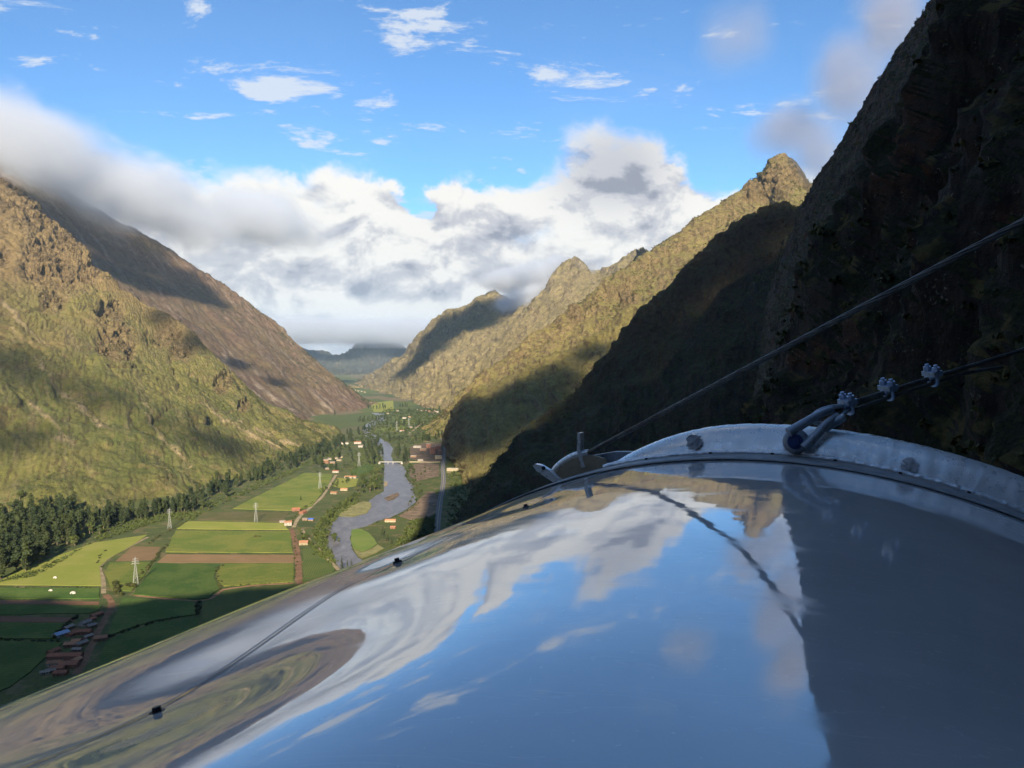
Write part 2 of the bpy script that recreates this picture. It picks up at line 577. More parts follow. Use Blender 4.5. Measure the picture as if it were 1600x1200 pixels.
def mark_lines(G, lines, wob):
    X, Y = proj(G.reshape(-1, 3))
    X = np.nan_to_num(X, nan=-9e5); Y = np.nan_to_num(Y, nan=-9e5)
    X = X + wob.ravel() * 12; Y = Y + wob.ravel() * 5
    out = np.zeros(len(X))
    for pts, w in lines:
        for (a, c) in zip(pts[:-1], pts[1:]):
            ax, ay = a; bx, by = c
            L2 = (bx - ax) ** 2 + (by - ay) ** 2
            t = np.clip(((X - ax) * (bx - ax) + (Y - ay) * (by - ay)) / L2, 0, 1)
            d = np.hypot(X - ax - t * (bx - ax), Y - ay - t * (by - ay))
            out = np.maximum(out, (1 - smooth(d, w * 0.15, w * 0.8)) * np.clip(0.62 + wob.ravel() * 1.3, 0.15, 1))
    return out.reshape(G.shape[:2])


TERRAIN = {}


def mountain(name, label, ctrl, nu, nv, mat, amp, gully, gul_u, gul_v, seed, su=None, sv=None, crags=(), screes=(), crag_amp=0.0, fine=0.0, edge_fade=None, flip=1.0):
    G = loft(ctrl, nu, nv, su, sv)
    N = normals(G) * flip
    F = flow_coords(G)
    P = G.reshape(-1, 3)
    sh = G.shape[:2]
    warp = fbm(P / (amp * 7 + 60) + seed, 4).reshape(sh)
    gu = np.stack([F[..., 0] / gul_u + warp * 0.9, F[..., 1] / gul_v, np.full(sh, seed * 1.7)], -1).reshape(-1, 3)
    g = ridged(gu, 5, 0.5).reshape(sh)
    base = fbm(P / (amp * 9) + seed * 3.1, 6, 0.52).reshape(sh)
    disp = base * amp + (g - 0.9) * gully
    if fine:
        rb = np.stack([F[..., 0] / (fine * 7) + warp * 1.6, F[..., 1] / (fine * 26) + warp * 0.7, np.full(sh, seed * 2.9)], -1).reshape(-1, 3)
        disp = disp + (ridged(rb, 5, 0.58).reshape(sh) - 0.8) * fine + fbm(P / (fine * 5) + seed, 4, 0.6).reshape(sh) * fine * 0.5
    cm = mark_pixels(G, crags) if crags else np.zeros(sh)
    if crag_amp:
        cn = fbm(P / 60 + 5.5, 4).reshape(sh)
        auto = smooth(fbm(P / 170 + seed * 2, 4).reshape(sh), 0.34, 0.5) * 0.55
        cm2 = np.clip(np.maximum(cm * (0.75 + cn * 0.9), auto * smooth(F[..., 1] / F[..., 1].max(), 0.3, 0.5)), 0, 1.2)
        blk = np.zeros(len(P)); on = cm2.ravel() > 0.01
        Wp = P[on] + np.stack([fbm(P[on] / 30 + k, 3) for k in (1.0, 5.0, 9.0)], 1) * 7
        v1, d1 = worley(Wp * np.array([1 / 30, 1 / 30, 1 / 85]) + 3.3); v2, d2 = worley(Wp * np.array([1 / 12, 1 / 12, 1 / 34]) + 8.1)
        blk[on] = v1 * 0.75 - d1 * 0.25 + v2 * 0.32 - d2 * 0.12
        disp = disp + cm2 * (crag_amp * 0.25 + crag_amp * blk.reshape(sh))
        cm = np.clip(cm2 * 1.3, 0, 1)
    sc = mark_lines(G, screes, pnoise(P / 40 + 9).reshape(sh)) if screes else np.zeros(sh)
    disp = disp - sc * 2.0
    G2 = G + N * disp[..., None]
    o = grid_mesh(name, G2, mat, {'crag': cm, 'scree': sc}, F)
    tag(o, label, kind='structure')
    TERRAIN[name + str(len(TERRAIN))] = (G2, G)
    return o, G2


# ---- valley floor
def mat_floor():
    m, b, p = mat_new('valley_floor')
    pos = b.new('ShaderNodeNewGeometry').outputs['Position']
    n1 = b.noise(pos, 0.006, 5, 0.6, 0.5)
    n2 = b.noise(pos, 0.035, 6, 0.65)
    n3 = b.noise(pos, 0.25, 4, 0.7)
    col = b.mix(b.sstep(n1, 0.40, 0.60), (0.085, 0.105, 0.026, 1), (0.060, 0.080, 0.024, 1))
    col = b.mix(b.sstep(n2, 0.50, 0.62), col, (0.15, 0.125, 0.055, 1))
    col = b.mix(b.sstep(n3, 0.52, 0.68), col, (0.035, 0.050, 0.014, 1))
    vc = b.vor(b.v('MULTIPLY', pos, (0.006, 0.0035, 0)), 1.0, 'F1', 1)
    far = b.sstep(b.sep(pos)[1], 2600, 4200)
    fcol = b.mix(b.sep(vc)[0], (0.11, 0.135, 0.03, 1), (0.065, 0.09, 0.028, 1))
    fcol = b.mix(b.sstep(b.sep(vc)[1], 0.7, 0.75), fcol, (0.17, 0.13, 0.07, 1))
    fcol = b.mix(b.sstep(n2, 0.55, 0.66), fcol, (0.035, 0.05, 0.018, 1))
    col = b.mix(far, col, fcol)
    b.put(p.inputs['Base Color'], col)
    bump(b, p, b.m('ADD', n3, n2), 0.8, 1.5)
    return m


M['floor'] = mat_floor()
gx = np.linspace(-1, 1, 161); gy = np.linspace(0, 1, 161)
GX, GY = np.meshgrid(np.sign(gx) * np.abs(gx) ** 2 * 30000, -6000 + 40000 * gy ** 2, indexing='ij')
G = np.stack([GX, GY, np.zeros_like(GX)], -1)
tag(grid_mesh('ground', G, M['floor']), 'green valley floor', kind='structure')

# ---- left mountain in front: a long grassy slope with crags, its spur ending at the river
L1 = []
def col_lr(foot, ridge, back):
    foot = np.array(foot, float); ridge = np.array(ridge, float)
    under = foot + (foot - ridge) * np.array([0.10, 0.0, 0.0]); under[2] = -40
    q1 = foot + (ridge - foot) * 0.30; q1[2] = foot[2] + (ridge[2] - foot[2]) * 0.27
    q2 = foot + (ridge - foot) * 0.65; q2[2] = foot[2] + (ridge[2] - foot[2]) * 0.64
    bk = ridge + np.array(back, float)
    bk2 = ridge + np.array(back, float) * 2.2
    return [under, foot, q1, q2, ridge, bk, bk2]
bk = (-220, 330, -330)
L1 = [
    col_lr((-1150, -3500, 0), (-2700, -3500, 1000), (-600, 0, -200)),
    col_lr((-1150, -500, 0), (-2600, -200, 1050), (-600, 0, -200)),
    col_lr((-1150, 900, 0), (-2560, 1700, 1080), (-600, 100, -200)),
    col_lr((-1080, 1300, 0), (-2520, 2900, 1130), (-500, 200, -200)),
    col_lr((-980, 1470, 0), W(0, 284, 3560), bk),
    col_lr((-840, 1600, 0), W(75, 342, 3500), bk),
    col_lr((-745, 1800, 0), W(116, 372, 3420), bk),
    col_lr((-705, 2020, 0), W(165, 436, 3220), bk),
    col_lr((-690, 2230, 0), W(210, 470, 3100), bk),
    col_lr((-680, 2420, 0), W(262, 498, 3020), bk),
    col_lr((-675, 2560, 0), W(307, 541, 2980), bk),
    col_lr((-670, 2680, 0), W(360, 592, 2930), (-160, 240, -180)),
    col_lr((-675, 2800, 0), W(400, 630, 2930), (-120, 200, -110)),
    col_lr((-655, 2890, 0), W(480, 658, 2980), (-90, 150, -60)),
    col_lr((-635, 3020, 0), W(530, 672, 3060), (-60, 120, -30)),
]
su = np.concatenate([np.linspace(0, 4 / 14, 90, endpoint=False), np.linspace(4 / 14, 1, 640)])
sv = np.concatenate([np.linspace(0, 1 / 6, 14, endpoint=False), np.linspace(1 / 6, 4 / 6, 460), np.linspace(4 / 6, 1, 40)[1:]])
crags = [(70, 405, 42), (95, 420, 30), (110, 372, 34), (60, 318, 48), (15, 300, 40), (180, 535, 32), (172, 492, 26), (200, 545, 18), (262, 522, 26), (285, 545, 24),
         (350, 598, 15), (383, 632, 11), (8, 400, 14), (140, 420, 22), (85, 465, 24)]
screes = [([(0, 474), (40, 508), (82, 548)], 6), ([(55, 560), (80, 590), (112, 612), (140, 642), (166, 664)], 5.5), ([(132, 632), (152, 646), (162, 660)], 11),
          ([(45, 618), (72, 646), (96, 676), (116, 694)], 7), ([(90, 685), (112, 690)], 11), ([(318, 630), (350, 656), (392, 684), (430, 705)], 4),
          ([(372, 655), (420, 690), (450, 705)], 5), ([(230, 650), (260, 690), (300, 730)], 4), ([(20, 515), (32, 532)], 4), ([(210, 610), (236, 645)], 3.5), ([(400, 668), (470, 700)], 4)]
left_mountain, G_L1 = mountain('mountain', 'grassy mountain slope with brown crags and pale landslip streaks', L1, len(su), len(sv), M['slope_left'], 22, 15, 210, 1100, 1.3,
                               su, sv, crags, screes, 40, fine=2.4, flip=-1)

# ---- second left mountain behind it
foot2 = [(-1700, 2600, 350), (-1300, 3300, 150), (-1050, 3700, 20), (-930, 4100, 0), (-870, 4400, 0), (-835, 4600, 0), (-840, 4800, 0)]
rid2 = [W(-250, 100, 4700), W(-40, 205, 5100), W(110, 305, 5300), W(210, 362, 5450), W(319, 431, 5450), W(375, 472, 5350), W(424, 513, 5200)]
foot2 += [(-835, 4850, 0), (-835, 4900, 0), (-832, 4950, 0)]
rid2 += [W(487, 562, 5080), W(525, 598, 4990), W(560, 625, 4930)]
L2 = [col_lr(f, r, (-400, 500, -350) if i < 7 else (-60, 300, -60)) for i, (f, r) in enumerate(zip(foot2, rid2))]
_, G_L2 = mountain('mountain', 'brown mountain flank running up into low cloud behind grassy spur', L2, 340, 300, M['slope_left_far'], 24, 12, 260, 1500, 4.7, crag_amp=0.0, fine=5.0, flip=-1,
         screes=[([(330, 570), (380, 605), (430, 640)], 6), ([(400, 600), (450, 640), (480, 650)], 5), ([(350, 560), (360, 580)], 8), ([(480, 610), (520, 640)], 4)])

# ---- right far mountain (dark rocky crest, pale lower wall)
ridA = [(540, 603, 9500), (573, 594, 8700), (617, 567, 8000), (656, 532, 7500), (691, 497, 7200), (735, 473, 7000), (779, 458, 6850), (822, 472, 6750), (866, 436, 6650), (901, 401, 6600),
        (925, 424, 6600), (958, 419, 6600), (1010, 390, 6600)]
ftA = [(545, 605), (575, 607), (597, 612), (618, 618), (634, 624), (650, 629), (664, 634), (676, 639), (690, 644), (700, 650), (715, 655), (735, 660), (760, 668)]
A = []
for (a, c) in zip(ridA, ftA):
    r = W(*a); f = fl(*c)
    u = f.copy(); u[2] = -60; u[1] -= 60
    q1 = f + (r - f) * 0.35 ; q1[2] = f[2] + (r[2] - f[2]) * 0.38
    q2 = f + (r - f) * 0.7 ; q2[2] = f[2] + (r[2] - f[2]) * 0.70
    A.append([u, f, q1, q2, r, r + np.array([250, 600, -400]), r + np.array([500, 1300, -900])])
mountain('mountain', 'far rocky mountain with jagged dark crest and pale sunlit wall', A, 420, 300, M['slope_right_far'], 30, 34, 300, 900, 8.2, fine=9.0, flip=1)

# ---- sunlit right ridge with the knob at its top
ridB = [(1480, 330, 3900), (1330, 300, 3900), (1262, 292, 3880), (1240, 262, 3860), (1218, 249, 3850), (1202, 256, 3850), (1190, 282, 3850), (1172, 292, 3840), (1142, 314, 3820), (1085, 346, 3800), (1019, 393, 3780), (976, 420, 3760), (945, 442, 3750), (897, 482, 3740),
        (820, 542, 3730), (740, 602, 3720), (705, 640, 3700), (690, 655, 3700)]
B = []
for a in ridB:
    r = W(*a)
    h = max(r[2], 0)
    base = r + np.array([-120, -900, 0]); base[2] = max(h - 640, -40)
    q1 = r + (base - r) * 0.62; q1[2] = h + (base[2] - h) * 0.60
    q2 = r + (base - r) * 0.25; q2[2] = h + (base[2] - h) * 0.24
    B.append([base, q1, q2, r, r + np.array([150, 500, -350 if h > 300 else -h]), r + np.array([300, 1000, -800 if h > 300 else -h - 100])])
_, G_B = mountain('mountain', 'sunlit golden ridge rising to a rounded rocky knob', B, 520, 340, M['slope_right_ridge'], 17, 13, 200, 900, 2.9, fine=5.0,
         crags=[(1190, 290, 24), (1178, 300, 16), (1220, 280, 26), (985, 470, 16), (975, 455, 12), (900, 490, 14)], crag_amp=34, flip=-1)

# ---- brown spur at the foot of that ridge
ridE = [(1180, 380, 2800), (1060, 440, 2780), (1000, 474, 2760), (940, 512, 2740), (866, 556, 2720), (800, 584, 2700), (737, 612, 2700), (712, 640, 2720), (697, 668, 2760), (692, 688, 2800)]
Ec = []
for a in ridE:
    r = W(*a); h = max(r[2], 0)
    base = r + np.array([-60 - 0.25 * h, -1000, 0]); base[2] = max(h - 520, -30)
    base[0] = max(base[0], -95)
    q1 = r + (base - r) * 0.55; q1[2] = h + (base[2] - h) * 0.62
    Ec.append([base, q1, r, r + np.array([120, 350, -260 if h > 200 else -h - 10]), r + np.array([260, 800, -600 if h > 200 else -h - 60])])
mountain('mountain', 'dim brown spur descending to the road end', Ec, 300, 220, M['slope_right_ridge'], 14, 12, 130, 600, 6.1, fine=5.0, flip=-1)

# ---- shaded spur in the middle right
ridC = [(1420, 300, 1500), (1300, 310, 1600), (1255, 322, 1700), (1228, 311, 1750), (1190, 330, 1760), (1150, 350, 1780), (1089, 407, 1800), (1050, 446, 1800), (1015, 474, 1800), (965, 535, 1780), (905, 605, 1760), (845, 658, 1740), (790, 716, 1700),
        (745, 765, 1640), (712, 812, 1560)]
Cc = []
for i, a in enumerate(ridC):
    r = W(*a); h = max(r[2], 0)
    base = r + np.array([-40 - 0.42 * h, -620, 0]); base[2] = -30
    base[0] = max(base[0], -118 + 0.02 * (1400 - base[1]))
    q1 = r + (base - r) * 0.6; q1[2] = h * 0.36
    q2 = r + (base - r) * 0.25; q2[2] = h * 0.74
    Cc.append([base, q1, q2, r, r + np.array([120, 220, -min(h, 200)]), r + np.array([260, 520, -min(h + 60, 460)])])
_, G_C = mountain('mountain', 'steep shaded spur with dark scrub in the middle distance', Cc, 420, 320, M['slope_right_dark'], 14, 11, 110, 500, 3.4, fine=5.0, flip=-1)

# ---- near cliff on the right that carries the capsule
far_edge = {-40: (1000, 1000, 900), 140: (1100, 800, 900), 267: (1180, 620, 950), 376: (1200, 480, 1000), 504: (1255, 321, 1000), 560: (1308, 232, 940), 629: (1381, 119, 900),
            665: (1421, 58, 880), 694: (1470, 0, 850), 768: (1570, -150, 800), 890: (1720, -400, 750)}
ys = [-500, -220, -90, -30, 0, 25, 60, 120, 230, 420, 660]
Dc = []
def plane_x(y, z):
    return 12.5 + 0.34 * y + (z - 320) / 2.1
for y in ys:
    colm = []
    ztop = 470 + 420 * float(smooth(np.array([float(y)]), 0, 700)[0])
    for z, e in far_edge.items():
        z2 = z if z < 300 else 300 + (z - 300) * (ztop - 300) / 590
        colm.append((plane_x(y, z2), y, z2))
    top = np.array(colm[-1])
    colm.append(top + np.array([300, 20, 60])); colm.append(top + np.array([700, 40, -300]))
    Dc.append(colm)
colm = []
for z, e in far_edge.items():
    p = W(*e); colm.append((p[0], p[1], p[2]))
top = np.array(colm[-1]); colm.append(top + np.array([300, 60, 0])); colm.append(top + np.array([700, 60, -300]))
Dc.append(colm)
Dc.append([np.array(c) + np.array([90 + 0.1 * (i * 10), 130, -20]) for i, c in enumerate(colm)])
Dc.append([np.array(c) + np.array([330, 260, -120]) for i, c in enumerate(colm)])
nr = len(Dc[0])
sv = np.concatenate([np.linspace(0, 2 / (nr - 1), 40, endpoint=False), np.linspace(2 / (nr - 1), 4 / (nr - 1), 170, endpoint=False), np.linspace(4 / (nr - 1), 9 / (nr - 1), 150, endpoint=False), np.linspace(9 / (nr - 1), 1, 30)])
ncol = len(Dc)
su = np.concatenate([np.linspace(0, 3 / (ncol - 1), 40, endpoint=False), np.linspace(3 / (ncol - 1), 11 / (ncol - 1), 420, endpoint=False), np.linspace(11 / (ncol - 1), 1, 80)])


def cliff():
    G = loft(Dc, len(su), len(sv), su, sv)
    N = -normals(G)
    P = G.reshape(-1, 3); sh = G.shape[:2]
    dist = np.linalg.norm(P - np.array([0, 0, CAM_Z]), axis=1).reshape(sh)
    k = smooth(dist, 15, 160)
    V = P * np.array([1, 1, 0.35])
    ef = 1 - 0.88 * smooth(np.repeat(np.linspace(0, 1, sh[0])[:, None], sh[1], 1), 0.42, 0.72)
    disp = fbm(P / 150 + 2.2, 5, 0.5).reshape(sh) * (3 + 23 * k) * ef
    disp += (ridged(V / 60 + 6.1, 5, 0.55).reshape(sh) - 0.8) * (1.5 + 12 * k) * ef
    disp += (ridged(V / 9 + 1.1, 5, 0.6).reshape(sh) - 0.8) * (1.0 + 2.0 * k * ef)
    disp += fbm(P / 2.2 + 4.4, 4, 0.55).reshape(sh) * 0.55
    # ledges
    led = np.sin(P[:, 2] / 4.3 + 3 * fbm(P / 25 + 1.5, 3)).reshape(sh)
    disp += led * (0.35 + 0.9 * k * ef) * smooth(fbm(P / 40 + 7, 3).reshape(sh), -0.1, 0.3)
    # keep the skyline where it is: no bulge of the near wall may stand in front of the far edge
    sil = sorted([(py, px) for (px, py, d_) in far_edge.values()])
    X, Y = proj(P); Y = np.nan_to_num(Y, nan=9e3).reshape(sh)
    pxs = np.interp(Y, [q[0] for q in sil], [q[1] for q in sil])
    room = np.clip((P[:, 0].reshape(sh) - (pxs + 6 - 800) / F_PX * P[:, 1].reshape(sh)) * 0.95, 0.6, 60)
    disp = np.where((disp > 0) & (P[:, 1].reshape(sh) > 12), room * np.tanh(disp / room), disp)
    disp = disp + (ridged(V / 14 + 2.7, 5, 0.62).reshape(sh) - 0.8) * 2.2 * k + fbm(P / 30 + 9.1, 4, 0.55).reshape(sh) * 4.0 * k
    G2 = G + N * disp[..., None]
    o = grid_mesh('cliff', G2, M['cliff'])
    tag(o, 'near dark rock wall with hanging grass above the capsule', kind='structure')
    return G2


G_D = cliff()

# ---- the mountain's shoulder behind the viewer, which shades the capsule and the near fields
rear = []
ridge_pts = []
for q in [(-260, 905), (0, 930), (150, 938), (320, 930), (470, 912), (600, 884), (660, 825), (700, 760)]:
    f0 = fl(*q); t0 = (f0[1] + 500) / -TO_SUN.y
    ridge_pts.append((f0[0] + TO_SUN.x * t0, TO_SUN.z * t0))
ridge_pts = [(ridge_pts[0][0] - 500, 120)] + ridge_pts + [(ridge_pts[-1][0] + 500, ridge_pts[-1][1] + 120)]
for (x, z) in ridge_pts:
    rear.append([(x - 60, -120 - 0.0 * z, -40), (x - 20, -300, z * 0.5), (x, -500, z), (x + 40, -900, z * 0.6), (x + 80, -1500, -40)])
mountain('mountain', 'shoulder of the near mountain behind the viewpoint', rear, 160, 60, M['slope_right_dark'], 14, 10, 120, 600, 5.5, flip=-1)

# ---- hills closing the valley in the distance
H = []
for (px, py, d, fy) in [(330, 520, 15000, 590), (420, 528, 14800, 588), (470, 545, 14500, 587), (520, 550, 14500, 586), (555, 541, 14300, 585), (590, 532, 14000, 586), (625, 540, 14000, 587), (660, 552, 13800, 589), (720, 540, 13600, 590), (800, 520, 13600, 590)]:
    r = W(px, py, d); f = fl(px, fy)
    u = f.copy(); u[2] = -60
    q = f + (r - f) * 0.5; q[2] = r[2] * 0.42
    H.append([u, f, q, r, r + np.array([0, 900, -300]), r + np.array([0, 2400, -600])])
mountain('mountain', 'blue distant hills closing the valley under cloud', H, 200, 90, M['hill_far'], 60, 60, 600, 2500, 9.4, fine=30.0)

# ------------------------------------------------------------------ materials of the valley
def mat_field(name, c1, c2, rows=0.0, soilc=(0.15, 0.085, 0.045), bare=0.0, ang=0.0):
    m, b, p = mat_new(name)
    pos = b.new('ShaderNodeNewGeometry').outputs['Position']
    rnd = b.new('ShaderNodeObjectInfo').outputs['Random']
    n1 = b.noise(pos, 0.018, 5, 0.6, 0.4)
    n2 = b.noise(b.v('MULTIPLY', pos, (0.35, 0.12, 0.2)), 1.0, 5, 0.65)
    col = b.mix(b.sstep(b.m('ADD', b.m('MULTIPLY', n1, 0.65), b.m('MULTIPLY', n2, 0.35)), 0.42, 0.58), c1, c2)
    col = b.mix(b.sstep(n2, 0.56, 0.74, 0, 0.55), col, soilc)
    if bare: col = b.mix(b.sstep(b.noise(pos, 0.05, 4, 0.6), 0.62 - bare, 0.72), col, soilc)
    if rows:
        x, y, z = b.sep(pos)
        w = b.m('ADD', b.m('MULTIPLY', x, math.cos(ang)), b.m('MULTIPLY', y, math.sin(ang)))
        s = b.m('SINE', b.m('ADD', b.m('MULTIPLY', w, 2 * math.pi / rows), b.m('MULTIPLY', n1, 2.0)))
        col = b.mix(b.sstep(s, -0.2, 0.9, 0, 0.35), col, tuple(c * 0.35 for c in c1))
    col = b.mix(1.0, col, b.lin(rnd, 0, 1, 0.88, 1.12), 'MULTIPLY')
    b.put(p.inputs['Base Color'], col)
    bump(b, p, b.noise(pos, 0.6, 4, 0.7), 0.7, 0.6)
    return m


def mat_plain(name, c, rough=0.9, var=0.25, scale=0.6, metal=0.0, stain=None, spec=0.25):
    m, b, p = mat_new(name)
    pos = b.new('ShaderNodeTexCoord').outputs['Object']
    rnd = b.new('ShaderNodeObjectInfo').outputs['Random']
    n = b.noise(pos, scale, 6, 0.65, 0.2)
    col = b.mix(b.sstep(n, 0.3, 0.7), tuple(x * (1 - var) for x in c), tuple(min(1, x * (1 + var)) for x in c))
    if stain: col = b.mix(b.sstep(b.noise(b.v('ADD', pos, (3, 7, 1)), scale * 0.6, 6, 0.7), 0.5, 0.68, 0, 0.75), col, stain)
    col = b.mix(1.0, col, b.lin(rnd, 0, 1, 0.8, 1.2), 'MULTIPLY')
    b.put(p.inputs['Base Color'], col); b.put(p.inputs['Roughness'], rough); b.put(p.inputs['Metallic'], metal)
    b.put(p.inputs['Specular IOR Level'], spec)
    bump(b, p, n, 0.3, 0.05 / scale)
    return m


def mat_leaf(name, c1, c2):
    m, b, p = mat_new(name)
    pos = b.new('ShaderNodeNewGeometry').outputs['Position']
    rnd = b.new('ShaderNodeObjectInfo').outputs['Random']
    n = b.noise(pos, 0.35, 3, 0.6)
    col = b.mix(b.sstep(b.m('ADD', b.m('MULTIPLY', n, 0.6), b.m('MULTIPLY', rnd, 0.4)), 0.3, 0.7), c1, c2)
    b.put(p.inputs['Base Color'], col); b.put(p.inputs['Roughness'], 0.75)
    return m


def mat_water():
    m, b, p = mat_new('river_water')
    pos = b.new('ShaderNodeNewGeometry').outputs['Position']
    n = b.noise(b.v('MULTIPLY', pos, (1, 0.5, 1)), 0.05, 5, 0.6, 0.8)
    fo = b.noise(b.v('MULTIPLY', pos, (1, 0.6, 1)), 0.09, 7, 0.75, 1.2)
    col = b.mix(b.sstep(n, 0.4, 0.65), (0.11, 0.098, 0.090, 1), (0.165, 0.148, 0.138, 1))
    col = b.mix(b.sstep(fo, 0.54, 0.70, 0, 0.75), col, (0.36, 0.35, 0.35, 1))
    b.put(p.inputs['Base Color'], col); b.put(p.inputs['Roughness'], 0.3); b.put(p.inputs['Specular IOR Level'], 0.34)
    bump(b, p, b.m('ADD', fo, b.noise(pos, 0.6, 4, 0.7)), 0.5, 1.2)
    return m


M['field_bright'] = mat_field('field_bright', (0.190, 0.215, 0.032), (0.235, 0.235, 0.050), bare=0.0)
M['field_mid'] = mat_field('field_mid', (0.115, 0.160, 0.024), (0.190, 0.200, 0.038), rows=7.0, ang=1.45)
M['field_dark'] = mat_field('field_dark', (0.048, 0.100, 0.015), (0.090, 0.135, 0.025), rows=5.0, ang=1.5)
M['field_maize'] = mat_field('field_maize', (0.075, 0.110, 0.024), (0.105, 0.130, 0.03), rows=3.4, ang=0.12)
M['field_brown'] = mat_field('field_brown', (0.20, 0.130, 0.060), (0.235, 0.150, 0.075), soilc=(0.14, 0.12, 0.05))
M['field_red'] = mat_field('field_red', (0.165, 0.085, 0.048), (0.20, 0.105, 0.06), soilc=(0.10, 0.09, 0.03))
M['field_olive'] = mat_field('field_olive', (0.085, 0.092, 0.026), (0.13, 0.105, 0.045), soilc=(0.16, 0.11, 0.06))
M['dirt'] = mat_plain('dirt', (0.22, 0.125, 0.070), 0.95, 0.3, 0.08)
M['dirt_pale'] = mat_plain('dirt_pale', (0.30, 0.235, 0.14), 0.95, 0.3, 0.08, stain=(0.10, 0.11, 0.04))
M['soil_bank'] = mat_plain('soil_bank', (0.155, 0.110, 0.072), 0.95, 0.4, 0.05, stain=(0.06, 0.065, 0.028))
M['bar'] = mat_plain('gravel_bar', (0.20, 0.185, 0.075), 0.95, 0.3, 0.07, stain=(0.13, 0.125, 0.04))
M['meadow'] = mat_field('meadow', (0.11, 0.165, 0.03), (0.15, 0.19, 0.04))
M['asphalt'] = mat_plain('asphalt', (0.17, 0.17, 0.18), 0.85, 0.15, 0.1)
M['paint_y'] = mat_plain('road_paint', (0.75, 0.60, 0.20), 0.8, 0.1, 0.3)
M['water'] = mat_water()
M['bark'] = mat_plain('bark', (0.17, 0.135, 0.10), 0.95, 0.4, 0.8)
M['leaf_euc'] = mat_leaf('leaf_eucalyptus', (0.022, 0.036, 0.013), (0.050, 0.066, 0.020))
M['leaf_broad'] = mat_leaf('leaf_broad', (0.036, 0.058, 0.014), (0.080, 0.098, 0.024))
M['leaf_conifer'] = mat_leaf('leaf_conifer', (0.022, 0.036, 0.016), (0.040, 0.056, 0.020))
M['leaf_scrub'] = mat_leaf('leaf_scrub', (0.035, 0.045, 0.014), (0.075, 0.078, 0.024))
M['leaf_cliff'] = mat_leaf('leaf_cliff', (0.030, 0.040, 0.012), (0.105, 0.098, 0.032))
M['tile'] = mat_plain('roof_tile', (0.33, 0.135, 0.075), 0.9, 0.3, 1.2, stain=(0.10, 0.07, 0.05))
M['tile_light'] = mat_plain('roof_tile_light', (0.42, 0.21, 0.115), 0.9, 0.3, 1.2, stain=(0.15, 0.10, 0.07))
M['tin'] = mat_plain('tin_roof', (0.26, 0.22, 0.185), 0.75, 0.3, 0.8, stain=(0.22, 0.13, 0.08))
M['tin_blue'] = mat_plain('tin_blue', (0.25, 0.34, 0.48), 0.5, 0.2, 0.8)
M['tin_bright_blue'] = mat_plain('tin_bright_blue', (0.06, 0.16, 0.60), 0.5, 0.2, 0.8)
M['adobe'] = mat_plain('adobe', (0.26, 0.165, 0.105), 0.95, 0.25, 0.8)
M['brick'] = mat_plain('brick', (0.25, 0.12, 0.08), 0.95, 0.25, 0.8)
M['white'] = mat_plain('white_wall', (0.42, 0.385, 0.33), 0.9, 0.12, 0.6)
M['cream'] = mat_plain('cream_wall', (0.37, 0.31, 0.20), 0.9, 0.12, 0.6)
M['dark'] = mat_plain('dark_opening', (0.03, 0.03, 0.035), 0.4, 0.1, 1.0)
M['wood'] = mat_plain('wood', (0.10, 0.06, 0.035), 0.8, 0.3, 2.0)
M['steel'] = mat_plain('pylon_steel', (0.40, 0.41, 0.40), 0.6, 0.1, 0.5, metal=0.0)
M['concrete'] = mat_plain('concrete', (0.34, 0.32, 0.29), 0.9, 0.2, 0.3)
M['car_white'] = mat_plain('car_white', (0.75, 0.75, 0.74), 0.3, 0.05, 0.5, spec=0.5)
M['rubber'] = mat_plain('rubber', (0.03, 0.03, 0.03), 0.8, 0.1, 1.0)


def c1(x, y): return (x * 0.35, 700 + y * 0.35)
def c2(x, y): return (440 + x * 0.2, 600 + y * 0.2)
def c3(x, y): return (400 + x * 0.2, 660 + y * 0.2)


def dens(poly, step):
    out = []
    for a, c in zip(poly, poly[1:] + poly[:1]):
        n = max(1, int(np.linalg.norm(np.array(c[:2]) - np.array(a[:2])) / step))
        for k in range(n): out.append(np.array(a[:2]) + (np.array(c[:2]) - np.array(a[:2])) * k / n)
    return out


def sheet(name, pix, mat, z0, z1, label=None, wob=2.5, seed=0.0, kind='structure'):
    """a field or patch: slightly uneven outline, real crop height"""
    P = [fl(*p)[:2] for p in pix]
    D = np.array(dens(P, 14.0))
    q = np.concatenate([D / 30.0, np.full((len(D), 1), seed)], 1)
    D = D + np.stack([pnoise(q), pnoise(q + 41.7)], 1) * wob
    # counter-clockwise
    ar = np.sum(D[:, 0] * np.roll(D[:, 1], -1) - np.roll(D[:, 0], -1) * D[:, 1])
    if ar < 0: D = D[::-1]
    o = MB().prism([tuple(d) for d in D], z0, z1, bottom=False).build(name, mat)
    tag(o, label, kind=kind)
    return o


